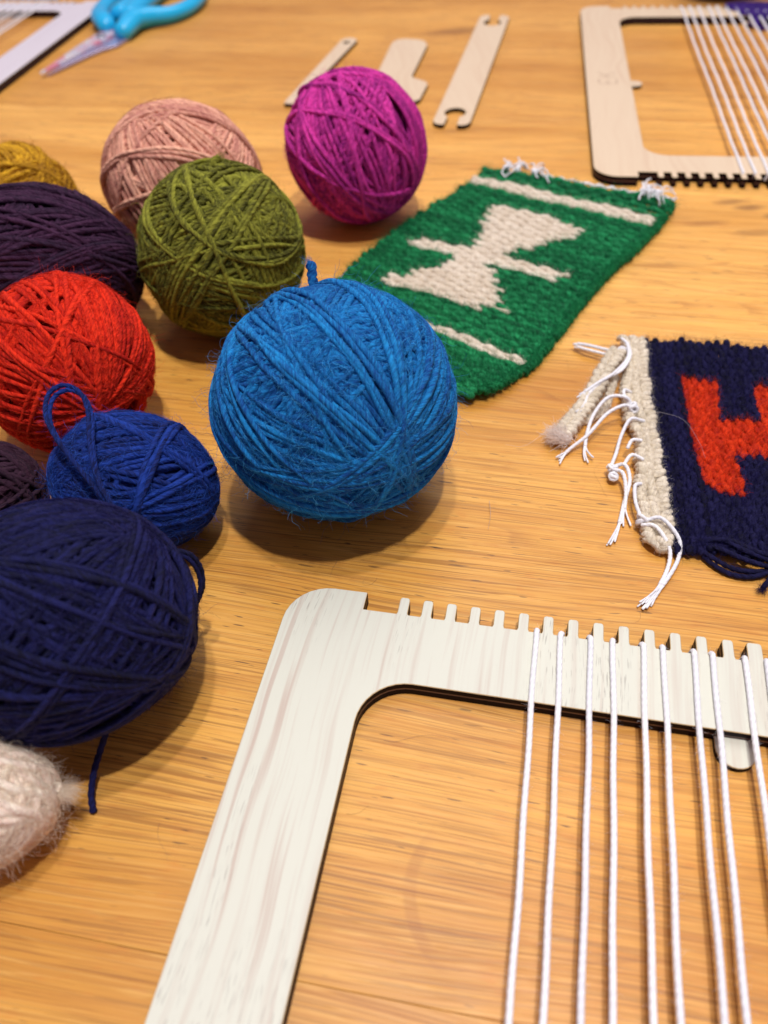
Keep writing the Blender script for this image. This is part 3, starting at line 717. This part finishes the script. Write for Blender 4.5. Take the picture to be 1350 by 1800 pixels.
# green mat
ga = norm(np.array([177.2 - 76.4, 434.0 - 493.3])); gb = norm(np.array([45.9 - 177.2, 264.4 - 434.0]))
gT = np.array([76.6, 494.0]); gbase = (gT[0], gT[1], 0)
GWID = 119.0
def gpos(s, t, z):
    sk = .10 * np.clip(t / 12.0, .0, 1)
    tt = t + sk * s + 1.2 * np.sin(s * .05 + 1) ; ss = s - 3.0 * np.clip(t / 110, 0, 1) * (1 - s / 119.0) + 1.6 * np.sin(t * .045 + .5) - 1.0 * np.clip((t - 170) / 30, 0, 1) * 6 * np.clip((s - 90) / 30, 0, 1)
    # the near right corner is rounded off
    cr = np.clip((s - 100) / 19, 0, 1) * np.clip((t - 190) / 14, 0, 1); tt = tt - cr * 4
    x = gT[0] + ga[0] * ss + gb[0] * tt; y = gT[1] + ga[1] * ss + gb[1] * tt
    lift = .6 + .6 * np.sin(s * .06 + t * .03) + 1.8 * np.clip(1 - t / 12, 0, 1) + 2.2 * np.clip((t - 178) / 24, 0, 1) * np.clip((s - 60) / 60, 0, 1)
    return np.stack([x, y, z + lift], -1)
GP = 2.75; GW = 6.2
def gcol(s, j, t):
    s = round((s + GW * .5 * (j % 2)) / (GW)) * GW - GW * .5 * (j % 2) + .01
    if 10.0 < t < 21.5: return 'top'
    if 164.0 < t < 171.5: return 'low'
    c = 58.5; s = s + 2.2 * math.sin(j * 2.4) ; 
    def half(t0, t1, w0, w1): return w0 + (w1 - w0) * (t - t0) / (t1 - t0)
    if 39 < t < 47: return 'mot' if 29 < s < (76 if t < 43 else 92) else 'green'
    if 47 <= t < 90: return 'mot' if abs(s - 59.5) < half(47, 90, 31, 8) else 'green'
    if 90 <= t < 101: return 'mot' if 15 < s < 101 else 'green'
    if 101 <= t < 133: return 'mot' if abs(s - 57) < half(101, 133, 8, 30) else 'green'
    if 133 <= t < 142: return 'mot' if 24 < s < (88 if t < 138 else 80) else 'green'
    return 'green'
mat_t = thing("woven_mat", "small green woven mat with a cream hourglass figure and two cream stripes", "woven mat", gbase)
gw = {k: Batch() for k in ('green', 'top', 'low', 'mot')}
rg = np.random.default_rng(90)
gs = weave(gw, gpos, 75, GP, GW, 1.78, gcol, GWID, rg=rg, amp=.75, step=.85, zc=2.2, jitter=.3)
GREEN = yarn_mat("green_wool", (6, 72, 42), (38, 154, 94), (4, 52, 44), pitch=8, bump=.8, blot_scale=230, fleck=.9)
CREAM = yarn_mat("cream_wool", (206, 190, 168), (232, 220, 202), (196, 170, 150), pitch=8, bump=.6)
gw['green'].build("green_ground", GREEN, mat_t, gbase, kind="stuff"); gw['top'].build("cream_stripe", CREAM, mat_t, gbase); gw['low'].build("cream_stripe", CREAM, mat_t, gbase)
gw['mot'].build("hourglass_figure", CREAM, mat_t, gbase)
mat_fuzz("wool_fuzz", gs['green'], fibre_mat("green_fibre", (20, 118, 70), (56, 160, 104)), mat_t, gbase, 42000, (2, 6), .05, rg, .55, .45)
mat_fuzz("wool_fuzz", gs['top'] + gs['low'] + gs['mot'], fibre_mat("cream_fibre", (228, 214, 196), (240, 230, 216)), mat_t, gbase, 12000, (1.5, 4.5), .045, rg, .5, .45)
def seln(t0, t1, s0, n=60, z=2.2): return gpos(np.full(n, s0), np.linspace(t0, t1, n), np.full(n, z))
# turned selvedge along the near long side: small wraps of yarn
B = Batch(); sel = []
for t in np.arange(4, 200, 2.6):
    a = np.linspace(-.9, 2.6, 9); c0 = gpos(np.array([GWID + .3]), np.array([t]), np.array([2.0]))[0]
    d = np.array([ga[0], ga[1], 0]); P = c0 + np.outer(np.cos(a) * 1.5, d) + np.outer(np.sin(a) * 1.7 - .1, (0, 0, 1)) + np.outer(a * .45, (gb[0], gb[1], 0))
    P = P + rng.normal(size=3) * [.35, .35, .15]; B.tube(P, rng.uniform(1.0, 1.4), ref=(gb[0], gb[1], .1), sides=6, val=rg.random()); sel.append(P)
B.build("selvedge", GREEN, mat_t, gbase)
mat_fuzz("wool_fuzz", sel, fibre_mat("green_fibre", (20, 118, 70), (56, 160, 104)), mat_t, gbase, 5000, (2, 5), .05, rg, .7, .4)

def cotton_tuft(parent, base, P, r=.75, split=7.0, nsp=5, spread=1.6, B=None, seed=0, flare=True, twist=True):
    """a cotton warp end: twisted cord that opens into its plies at the tip"""
    rg = np.random.default_rng(seed); own = B is None; B = B or Batch()
    P = spline(P, 90)
    P[:, 2] = np.maximum(P[:, 2], r * .9)
    L = np.concatenate([[0], np.cumsum(np.linalg.norm(np.diff(P, axis=0), axis=1))])
    k = int(np.searchsorted(L, L[-1] - split)) if flare else len(P)
    B.tube(P[:k + 1], r, ref=(.2, .3, .9), sides=10, lobes=3, amp=.22, pitch=4.2, caps=True)
    if flare:
        T = P[k:]; n = len(T); f = np.linspace(0, 1, n)[:, None]
        for i in range(nsp):
            o = norm(rg.normal(size=3)) * [1, 1, .35]; o2 = rg.normal(size=3) * .25
            Q = T + o * r * .5 + f ** 1.4 * o * spread + np.sin(f * 3) * o2; Q = Q[:max(4, int(n * rg.uniform(.82, 1)))]
            Q[:, 2] = np.maximum(Q[:, 2], .3)
            B.tube(Q, .36, ref=(.2, .3, .9), sides=6, lobes=2, amp=.15, pitch=2)
    return B

def knot(B, c, r=.75, R=1.7, d=(1, 0, 0), seed=0):
    rg = np.random.default_rng(seed); c = np.array(c, float); d = norm(np.array(d, float))
    for q in range(3):
        ax = norm(d + rg.normal(size=3) * .45); a = norm(np.cross(ax, [.2, .3, .9])); b = np.cross(ax, a); th = np.arange(22) / 22 * 2 * np.pi
        P = c + rg.normal(size=3) * .35 + R * (np.cos(th)[:, None] * a + np.sin(th)[:, None] * b) + ax * (q - 1) * r * .9
        P[:, 2] = np.maximum(P[:, 2], r)
        B.tube(P, r, ref=ax, sides=8, closed=True, lobes=3, amp=.2, pitch=4)

# frayed white warp ends along the far edge of the green mat
for (s0, seed, m) in ((15, 1, 8), (22, 5, 4), (33, 2, 7), (99, 3, 14), (107, 6, 5)):
    B = Batch(); c = gpos(np.array([s0]), np.array([-1.0]), np.array([3.6]))[0]; r1 = np.random.default_rng(seed)
    knot(B, c, .8, 1.6, (1, 0, .2), seed)
    for q in range(m):
        an = r1.uniform(-2.9, 1.2) + .9; L = r1.uniform(6, 13); dd = np.array([math.cos(an), math.sin(an), 0])
        pts = [c, c + dd * L * .4 + (0, 0, r1.uniform(1, 4)), c + dd * L * .75 + r1.normal(size=3) * 1.2 + (0, 0, r1.uniform(0, 2.5)), c + dd * L + r1.normal(size=3) * 1.6]
        P = spline(pts, 22); P[:, 2] = np.maximum(P[:, 2], .6); B.tube(P, .5, ref=(.1, .2, .9), sides=6, lobes=3, amp=.2, pitch=3)
    B.build("fringe_tuft", COTTON, mat_t, gbase)
B = Batch(); ss = np.linspace(36, 119, 90); P = gpos(ss, np.full(90, -1.2) + .5 * np.sin(ss), np.full(90, 2.8) + .5 * np.sin(ss * .8)); B.tube(P, .62, ref=(0, 0, 1), sides=7, lobes=3, amp=.2, pitch=3)
P = gpos(ss[30:], np.full(60, .4) + .5 * np.cos(ss[30:] * .9), np.full(60, 3.3)); B.tube(P, .5, ref=(0, 0, 1), sides=7)
B.build("edge_thread", COTTON, mat_t, gbase)
B = Batch(); c = gpos(np.array([78.]), np.array([196.]), np.array([5.6]))[0]; B.tube(spline([c + (-1.6, -.6, -1), c, c + (1.5, .7, -1)], 10), .8, sides=7); B.build("warp_nub", COTTON, mat_t, gbase)

# navy mat with a red letter
nu = norm(np.array([183.0 - 127.7, 297.9 - 308.5])); nv = norm(np.array([102.5 - 124.6, 175.0 - 301.0])); nT = np.array([124.6, 301.5]); nbase = (nT[0], nT[1], 0)
NWID = 127.0
def npos(s, t, z):   # s runs down the mat (along the weft), t across it from the cream band
    uu = t + .9 * np.sin(s * .09) + .35 * np.sin(s * .6) * np.clip(1 - t / 4, 0, 1)
    vv = s + .8 * np.sin(t * .3) + .03 * t
    lift = .5 + .5 * np.sin(s * .05 + t * .06) + 1.6 * np.clip(1 - s / 18, 0, 1)
    return np.stack([nT[0] + nu[0] * uu + nv[0] * vv, nT[1] + nu[1] * uu + nv[1] * vv, z + lift], -1)
def ncol(s, j, t):
    q = round((s + 2.1 * (j % 2)) / 4.2) * 4.2 - 2.1 * (j % 2) + .01
    if (14.5 < t < 27.5 or 43.5 < t < 56.5) and 27 < q < 96 - (3 if t < 17 or 53 < t else 0): return 'red'
    if 27 < t < 44 and 51 < q < 74: return 'red'
    return 'navy'
nm = thing("woven_mat", "navy blue woven mat with a red letter H and cream edge with white tassels", "woven mat", nbase)
nw = {k: Batch() for k in ('navy', 'red')}
rg = np.random.default_rng(91)
nsamp = weave(nw, npos, 36, 2.0, 4.2, 1.36, ncol, NWID, rg=rg, amp=.55, step=.7, zc=2.3, jitter=.3)
NAVY = yarn_mat("navy_wool", (5, 4, 24), (25, 23, 70), (14, 14, 28), pitch=7, bump=.7, blot_scale=260)
RED = yarn_mat("red_wool", (150, 14, 6), (232, 62, 16), (140, 12, 10), pitch=7, bump=.7, blot_scale=260)
nw['navy'].build("navy_ground", NAVY, nm, nbase, kind="stuff"); nw['red'].build("red_letter", RED, nm, nbase)
NF = fibre_mat("navy_fibre", (20, 18, 62), (58, 54, 106)); RF = fibre_mat("red_fibre", (214, 60, 20), (235, 90, 50))
mat_fuzz("wool_fuzz", nsamp['navy'], NF, nm, nbase, 26000, (1.5, 5.5), .034, rg, .5, .45)
mat_fuzz("wool_fuzz", nsamp['red'], RF, nm, nbase, 9000, (1.2, 4.5), .034, rg, .5, .45)
# cream band: chunky two-strand twists running down the edge
def twist_rope(B, P, R, r, pitch, strands=2, phase=0.0, ref=(0, 0, 1), sides=8):
    P = np.asarray(P, float); T = norm(np.gradient(P, axis=0)); A = norm(np.cross(T, np.broadcast_to(ref, P.shape))); Bn = np.cross(A, T)
    L = np.concatenate([[0], np.cumsum(np.linalg.norm(np.diff(P, axis=0), axis=1))]); out = []
    for i in range(strands):
        a = 2 * np.pi * (L / pitch + i / strands) + phase; r0 = r * (1 + .08 * np.sin(L * 1.1 + i))
        Q = P + R * (np.cos(a)[:, None] * A + np.sin(a)[:, None] * Bn); Q[:, 2] = np.maximum(Q[:, 2], r * .8)
        B.tube(Q, r0, ref=ref, sides=sides, val=rng.random()); out.append(Q)
    return out
CREAM2 = yarn_mat("undyed_wool", (216, 202, 176), (246, 234, 214), (230, 206, 192), pitch=4, bump=.8)
CF2 = fibre_mat("undyed_fibre", (226, 214, 196), (236, 224, 210))
def slant_stitch(B, a, b, top, r, out):
    """one fat wool stitch from a to b arching to height top, drawn tighter at its ends"""
    f = np.linspace(0, 1, 9)[:, None]; a = np.asarray(a, float); b = np.asarray(b, float)
    P = a + (b - a) * f; P[:, 2] += (top * np.sin(np.pi * f[:, 0]) ** .7)
    P += rng.normal(size=3) * [.18, .18, .08]
    rr = r * (.62 + .42 * np.sin(np.pi * f[:, 0]) ** .6) * rng.uniform(.9, 1.12)
    P[:, 2] = np.maximum(P[:, 2], .6)
    B.tube(P, rr, ref=(0, 0, 1), sides=8, lobes=2, amp=.16, pitch=9); out.append(P)
bs = []
for q in range(3):
    B = Batch(); sg = (1, 1, -1)[q]; u0 = (-10.8, -7.2, -3.6)[q]
    for s in np.arange(0, NWID - 1, 3.0):
        s = s + rng.uniform(-.3, .3); wob = .8 * math.sin(s * .11 + q) + .5 * math.sin(s * .31 + q * 2)
        sh = 1.6 * max(0, min(1, (s - 95) / 30)) * (2 - q) / 2 + (1.6 * math.sin(max(0, min(1, (s - 58) / 22)) * math.pi) if q == 0 else 0)
        ua_, ub_ = (u0, u0 + 3.9) if sg > 0 else (u0 + 3.9, u0)
        pa = npos(np.array([s]), np.array([ua_ + wob + sh]), np.array([1.4]))[0]; pb = npos(np.array([s + 5.2]), np.array([ub_ + wob + sh]), np.array([1.4]))[0]
        slant_stitch(B, pa, pb, 2.4, 1.55, bs)
    B.build("cream_band", CREAM2, nm, nbase)
mat_fuzz("wool_fuzz", bs, CF2, nm, nbase, 12000, (1, 3.8), .03, rg, .5, .45)
# the twisted cream tail lying out to the left
B = Batch(); P = spline([(111, 292, 6), (105, 284, 6), (97, 271, 5), (89.5, 259, 4.5), (82, 250, 4), (77, 243, 3.6), (73.5, 239.5, 3)], 120)
o1 = []; o2 = []; T = norm(np.gradient(P, axis=0)); Nn = norm(np.cross(T, (0, 0, 1)))
for i in range(0, 108, 6):
    for sg, oo in ((1, o1), (-1, o2)):
        pa = P[i] + Nn[i] * sg * 3.4 + (0, 0, -1.6); pb = P[min(119, i + 11)] + Nn[i] * sg * .2 + (0, 0, -1.2); slant_stitch(B, pa, pb, 2.6, 1.6, oo)
P3 = spline([(107, 279, 2), (101, 266, 2), (97, 257, 1.8), (90, 252, 1.6), (85, 250, 1.6)], 60); o3 = twist_rope(B, P3, .9, 1.1, 7, 2, 0)
tail = B.build("cream_tail", CREAM2, nm, nbase)
mat_fuzz("wool_fuzz", o1 + o2 + o3, CF2, tail, nbase, 5000, (1, 4), .03, rg)
n = 700; e = P[-1] + (0, 0, 1.2); dd = norm(np.array([-.75, .45, .05])); H = wander(e + rng.normal(size=(n, 3)) * [1.6, 1.6, .9] - dd * rng.uniform(0, 4, (n, 1)), dd + rng.normal(size=(n, 3)) * [.45, .45, .3], rng.uniform(3, 7.5, n), 6, .2); H[..., 2] = np.maximum(H[..., 2], .3)
hairs("tail_tuft", H, .075, fibre_mat("pink_cream_fibre", (250, 236, 226), (252, 244, 236)), nm, nbase)

TA = []
def tassel(strands, knots, seed, loops=()):
    B = Batch()
    for i, p in enumerate(strands): cotton_tuft(nm, nbase, p[0], .74, p[1], p[2] if len(p) > 2 else 5, p[3] if len(p) > 3 else 1.6, B, seed * 10 + i, p[1] > 0)
    for i, k in enumerate(knots): knot(B, k[0], .74, k[1], k[2], seed * 7 + i)
    for l in loops: P = spline(l, 30); B.tube(P, .72, ref=(.3, .2, .9), sides=9, lobes=3, amp=.22, pitch=4.2)
    return B.build("tassel", COTTON, nm, nbase)
tassel([([(111, 291.5, 5.5), (105, 295.5, 5), (98.5, 300, 4.5), (93.5, 304, 3)], 2, 4, .8), ([(111, 289, 4.5), (104, 293.5, 4), (97, 298.5, 3.5), (94.5, 302, 2.5)], 2, 4, .8)],
       [((112.2, 291, 6.5), 1.5, (.5, .8, 0))], 1)
tassel([([(113.8, 299, 7.5), (114.4, 292, 9), (112.5, 283.5, 8), (104, 273.5, 8), (95, 267, 8), (85.5, 260.5, 6.5)], 4, 5, 1.3),
        ([(115, 294, 8.5), (114, 285, 8), (108, 276, 7.5), (99, 270, 7.5), (90.5, 262, 6.5), (87.5, 256, 6), (83.5, 250.5, 6)], 3.5, 5, 1.3)], [], 2)
tassel([([(106.5, 252.5, 6), (104.2, 254.6, 9.5), (97, 255.5, 9.5), (90, 249, 7), (85.5, 240.5, 4.5), (83, 232, 2.5), (84.2, 226.5, 1)], 8, 5, 2.0),
        ([(106, 250, 6), (102.5, 250.3, 9), (94.5, 246.8, 8), (85, 238, 5), (77, 233.2, 2.2), (70.8, 227.8, .9)], 6, 6, 2.0)],
       [((106.3, 250.8, 6.6), 1.4, (.2, 1, .2))], 3, [[(109, 262.5, 5.5), (105.5, 261.5, 8), (104.3, 257.5, 8.2), (105.6, 252.5, 7)]])
tassel([([(91.5, 219.5, 4.5), (94.8, 217.5, 6.5), (95.2, 211, 4.5), (91.2, 202, 2), (86.5, 191.5, 1.2), (80.8, 183.2, .9)], 12, 6, 2.0),
        ([(90.5, 217.5, 4.5), (93.0, 213.5, 6), (92.6, 206.0, 3.5), (90.5, 198.5, 1.8), (89.2, 191, .9)], 8, 5, 1.6)],
       [((90.6, 218.8, 3.8), 1.6, (.2, 1, .5)), ((90.5, 215.5, 3.0), 1.4, (.6, .6, .6))], 4,
       [[(109.5, 243.5, 5.5), (103, 242.5, 8), (97.5, 234.5, 6.5), (93.5, 226, 4.5), (90.5, 220.5, 3.8)], [(103, 221, 5.5), (98.5, 222.5, 7), (94.5, 218.5, 5.5)], [(105, 231.5, 6), (101, 231, 7), (98.5, 228, 5.5)]])
tassel([([(93.5, 188, 4.5), (97.5, 185, 6.5), (100.3, 177, 4.5), (98.5, 170, 2.2), (92, 161, 1.2), (84.2, 154.8, .9)], 13, 6, 2.0),
        ([(95, 189.5, 5), (100.2, 188, 7.5), (104.6, 180, 5.0), (102.6, 172.5, 2.6), (95, 163, 1.4), (86.2, 154.6, .9)], 12, 6, 2.0)],
       [((94.2, 190.5, 4.5), 1.8, (.3, 1, .3))], 5, [[(98.5, 208, 5.5), (95.3, 205.5, 7), (93.8, 198.5, 6), (94, 192.5, 5)]])
# navy ends below the near edge
B = Batch(); NN = []
for q, pts in enumerate([[(112, 180, 3), (119, 178.5, 5), (125, 172, 6), (133, 168.5, 4), (142, 166, 3)], [(112, 179, 2.6), (117, 175, 4.5), (124, 169.5, 4.5), (132, 166, 3.5), (142, 164, 2)],
        [(111, 178, 2), (114.5, 172, 3), (120, 167.5, 2.2), (127, 165.5, 2), (136, 166, 2)], [(111, 177.5, 1.6), (114, 170.8, 1.6), (119, 165.5, 1.4), (126, 163.6, 1.6), (135, 165.5, 2.4)],
        [(112, 179.5, 3.5), (121, 177, 6), (129, 171, 6), (137, 169, 4), (143, 168, 3)], [(137, 168, 4), (133.5, 165, 5), (130.5, 161, 3), (127.8, 158.8, 1.5)]]):
    P = spline(pts, 40); B.tube(P, .95, ref=(.2, .3, .9), sides=7, lobes=2, amp=.2, pitch=5); NN.append(P)
nt = B.build("navy_yarn_ends", NAVY, nm, nbase)
mat_fuzz("wool_fuzz", NN, NF, nt, nbase, 700, (1.5, 4), .02, rg)
n = 220; e = np.array([127.8, 158.8, 1.6]); H = wander(e + rng.normal(size=(n, 3)) * .6, np.array([-.4, -.6, .1]) + rng.normal(size=(n, 3)) * .5, rng.uniform(1.5, 4, n), 6, .25); H[..., 2] = np.maximum(H[..., 2], .2)
hairs("wool_fuzz", H, .022, NF, nt, nbase)

# ------------------------------------------------------------------ flat wooden tools
def flat_tool(name, label, cat, pts, holes=(), th=3.0, loc=None):
    c = np.mean(np.array(pts), 0) if loc is None else np.array(loc)
    t = thing(name, label, cat, (c[0], c[1], 0)); B = Batch()
    loops = [[(x - c[0], y - c[1]) for x, y in pts]] + [[(x - c[0], y - c[1]) for x, y in h] for h in holes]
    plate(B, loops, .03, th, ch=.3, layers=False); B.build("body" if cat != "needle" else "shaft", [FACE_B, EDGE, RIM, GLUE], t, smooth=False)
    return t
def rot_pts(pts, c, d):
    d = norm(np.array(d, float)); n = np.array([-d[1], d[0]])
    return [tuple(np.array(c) + d * x + n * y) for x, y in pts]
def circ(cx, cy, r, n=14, a0=0, a1=360):
    return [(cx + r * math.cos(math.radians(a)), cy + r * math.sin(math.radians(a))) for a in np.linspace(a0, a1, n, endpoint=False)]
# stick shuttle: 252 x 27 mm with a keyhole notch at both ends
W2 = 13.3; L2 = 126.0
def shuttle_end(sg):
    q = [(L2 - 6, -W2), (L2 - 1.5, -W2 + 2.2), (L2, -W2 + 6), (L2 - .6, -4.6)]
    q += [(L2 - 14, -4.2)]
    q += [(L2 - 22 + 9.0 * math.cos(a), 7.6 * math.sin(a)) for a in np.linspace(-.62, -2 * math.pi + .62, 15)]
    q += [(L2 - 14, 4.2), (L2 - .6, 4.6), (L2, W2 - 6), (L2 - 1.5, W2 - 2.2), (L2 - 6, W2)]
    return [(sg * x, sg * y) for x, y in q]
flat_tool("stick_shuttle", "long flat wooden stick shuttle with a keyhole notch at both ends, nearest the birch loom", "shuttle",
          rot_pts(shuttle_end(1) + shuttle_end(-1), (96.5, 690.5), (66.5, 243)), loc=(96.5, 690.5))
# weaving needle: tapered strip with an eye
dN = norm(np.array([-3.0 + 51.5, 771 - 628])); 
nd = [(0, -4), (2.5, -4.9), (148, -7.0), (152.5, -4.0), (153.5, 0), (152.5, 4.0), (148, 7.0), (2.5, 4.9), (0, 4)]
flat_tool("weaving_needle", "narrow flat wooden weaving needle with a round eye, half hidden by the magenta ball", "needle", rot_pts(nd, (-51.5, 628), dN), [rot_pts(circ(141, .3, 3.3), (-51.5, 628), dN)], loc=(-25, 700))
# beater comb: wide blade on a stepped foot
cp = [(31.5, 750), (33.5, 756), (38, 760.5), (44, 762), (55, 757.5), (60.5, 752), (62, 742), (43.5, 669), (45.5, 664.5), (53.5, 656), (54.5, 650), (46, 620), (42, 617), (22, 622), (-8, 629), (-11, 634), (-4, 660), (0, 664), (11, 661.5), (14, 668)]
flat_tool("beater_comb", "broad flat wooden beater with a stepped foot, behind the magenta ball", "beater", cp[::-1])

# ------------------------------------------------------------------ scissors
sci = thing("scissors", "child's scissors with turquoise plastic handles and pink printed blades", "scissors", (-222, 800, 0)); sb = (-222, 800, 0)
def print_mat():
    k = NT("printed_steel"); geo = k.n("ShaderNodeNewGeometry")
    a = k.noise(geo.outputs["Position"], 45, 2, .5); b = k.noise(geo.outputs["Position"], 110, 2, .5)
    c = k.mix(k.ramp(a, .42, .58), lin((206, 202, 218)), lin((228, 222, 224))); c = k.mix(k.math('MULTIPLY', k.ramp(b, .52, .6), .8), c, lin((232, 120, 140)))
    k.l(c, k.b.inputs["Base Color"]); k.b.inputs["Roughness"].default_value = .3; k.b.inputs["Metallic"].default_value = .25; return k.m
STEEL = print_mat(); PLAIN = simple("lilac_coated_steel", (182, 176, 208), .25, .6); TURQ = simple("turquoise_plastic", (26, 178, 232), .3); TURQ2 = simple("blue_plastic", (30, 130, 205), .35)
def blade(name, pts, z0, z1, mat):
    B = Batch(); loops = [[(x - sb[0], y - sb[1]) for x, y in pts]]; plate(B, loops, z0, z1, ch=.3, layers=False, mats=(0, 0, 0, 0)); return B.build(name, mat, sci, smooth=False)
blade("blade", [(-263, 727), (-260.5, 728), (-236.5, 782), (-222, 812), (-213, 842), (-225, 846), (-236, 822), (-246, 790)][::1], 3.2, 5.2, STEEL)
blade("blade", [(-258, 728), (-230, 776), (-222.5, 786), (-211.5, 795), (-203, 818), (-214, 832), (-230, 812)][::1], 1.0, 3.0, PLAIN)
B = Batch(); th = np.linspace(0, 2 * np.pi, 16, endpoint=False)
P = np.stack([-229 + 4.2 * np.cos(th) - sb[0] + sb[0], 815 + 4.2 * np.sin(th), np.full(16, 5.4)], 1); V = np.vstack([P, P * [1, 1, 1] + [0, 0, .9], [[-229, 815, 6.6]]]); i = np.arange(16); j = (i + 1) % 16
B.add(V, np.stack([i, j, j + 16, i + 16], 1), np.stack([i + 16, j + 16, np.full(16, 32)], 1)); B.build("pivot_screw", simple("screw_steel", (150, 150, 160), .3, .8), sci, sb)
def ring_handle(pts, rad, mat, name="handle"):
    B = Batch(); P = spline(pts, 60); r = np.interp(np.linspace(0, 1, 60), np.linspace(0, 1, len(rad)), rad)
    P[:, 2] = np.maximum(P[:, 2], r * .95 + .1); B.tube(P, r, ref=(0, 0, 1), sides=12, flat=.85); return B.build(name, mat, sci, sb)
ring_handle([(-209, 812, 7), (-206, 826, 8), (-202, 842, 8), (-190, 853, 7), (-172, 861, 7), (-158, 882, 7), (-151, 915, 7), (-155, 950, 7), (-172, 968, 7), (-190, 950, 7), (-199, 920, 7), (-206, 885, 8), (-209, 850, 8)], [8, 9.5, 10.5, 9.5, 8, 7.4, 7.4, 7.4, 7.4, 8, 9, 10, 10], TURQ)
ring_handle([(-226, 832, 7), (-231, 845, 7.5), (-238, 862, 7), (-243, 890, 7), (-240, 925, 7), (-226, 955, 7), (-208, 975, 7), (-199, 960, 7), (-207, 930, 7), (-214, 895, 8), (-219, 860, 8)], [8, 9.5, 9, 7.6, 7.2, 7.2, 7.2, 7.2, 8, 9.5, 10], TURQ)

# ------------------------------------------------------------------ far edge: blue card, added violet yarn standing in for shade on the bar
B = Batch(); plate(B, [[(-120, -60), (110, -60), (110, 60), (-120, 60)]], .03, 1.2, layers=False, mats=(0, 0, 0, 0))
ct = B.build("card_sheet", simple("light_blue_card", (130, 178, 224), .6), None, smooth=False, label="light blue card sheet behind the greyish loom at the top left corner", category="card")
ct.location = (-.40, 1.055, 0); ct.rotation_euler = (0, 0, -.25)
lt, ly = (206.0, 810.8), -.18897
def bl(u, v, z): c, s = math.cos(ly), math.sin(ly); return (lt[0] + (c * u + s * v) * PT, lt[1] + (s * u - c * v) * PT, z)
VIO = yarn_mat("violet_shade_wool", (30, 12, 72), (72, 38, 136), (26, 12, 56), pitch=6)
stand_in = thing("shade_yarn", "violet yarn strands added across the far bar of the birch loom, standing in for violet shade", "added yarn", bl(19, 2.5, 0)); hb = bl(19, 2.5, 0)
B = Batch()  # made-up strands: the bar's blurred violet shade built as coloured yarn
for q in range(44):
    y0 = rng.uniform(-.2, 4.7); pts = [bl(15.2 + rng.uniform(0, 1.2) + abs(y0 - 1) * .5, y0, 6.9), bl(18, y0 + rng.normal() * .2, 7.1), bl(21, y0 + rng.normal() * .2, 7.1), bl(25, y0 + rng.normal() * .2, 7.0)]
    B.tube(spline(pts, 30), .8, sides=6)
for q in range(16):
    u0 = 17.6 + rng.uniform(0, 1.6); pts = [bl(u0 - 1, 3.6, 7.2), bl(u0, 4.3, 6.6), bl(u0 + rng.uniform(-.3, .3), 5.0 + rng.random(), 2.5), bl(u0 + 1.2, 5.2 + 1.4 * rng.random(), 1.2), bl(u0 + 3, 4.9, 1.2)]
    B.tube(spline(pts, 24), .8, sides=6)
B.build("strands", VIO, stand_in, hb)

# ------------------------------------------------------------------ stray fibres on the table
n = 42; P0 = np.stack([rng.uniform(-70, 130, n), rng.uniform(90, 420, n), np.full(n, .25)], 1)
H = wander(P0, np.stack([rng.normal(size=n), rng.normal(size=n), np.zeros(n)], 1), rng.uniform(5, 22, n), 10, .25); H[..., 2] = .2 + np.abs(H[..., 2]) * .15
so = hairs("stray_fibres", H, .03, fibre_mat("stray_fibre", (150, 120, 100), (70, 60, 90)), None, (0, 0, 0), label="loose wool hairs scattered on the oak table", category="fibres")
pts = [spline([(93.5, 265.8, 2), (81, 257, 1), (61, 238, 2), (50, 232, 8)], 16), spline([(40.8, 208.4, 1), (40.0, 199.5, 3), (38.4, 193.9, 1)], 16), spline([(116, 248, 6.5), (124, 240, 8), (127, 228, 6.3), (126.5, 219, 6.3)], 16)]
hairs("stray_fibres", np.array(pts), .07, fibre_mat("pale_fibre", (196, 190, 196)), None, (0, 0, 0), label="pale long hairs lying between the blue ball and the navy mat", category="fibres")
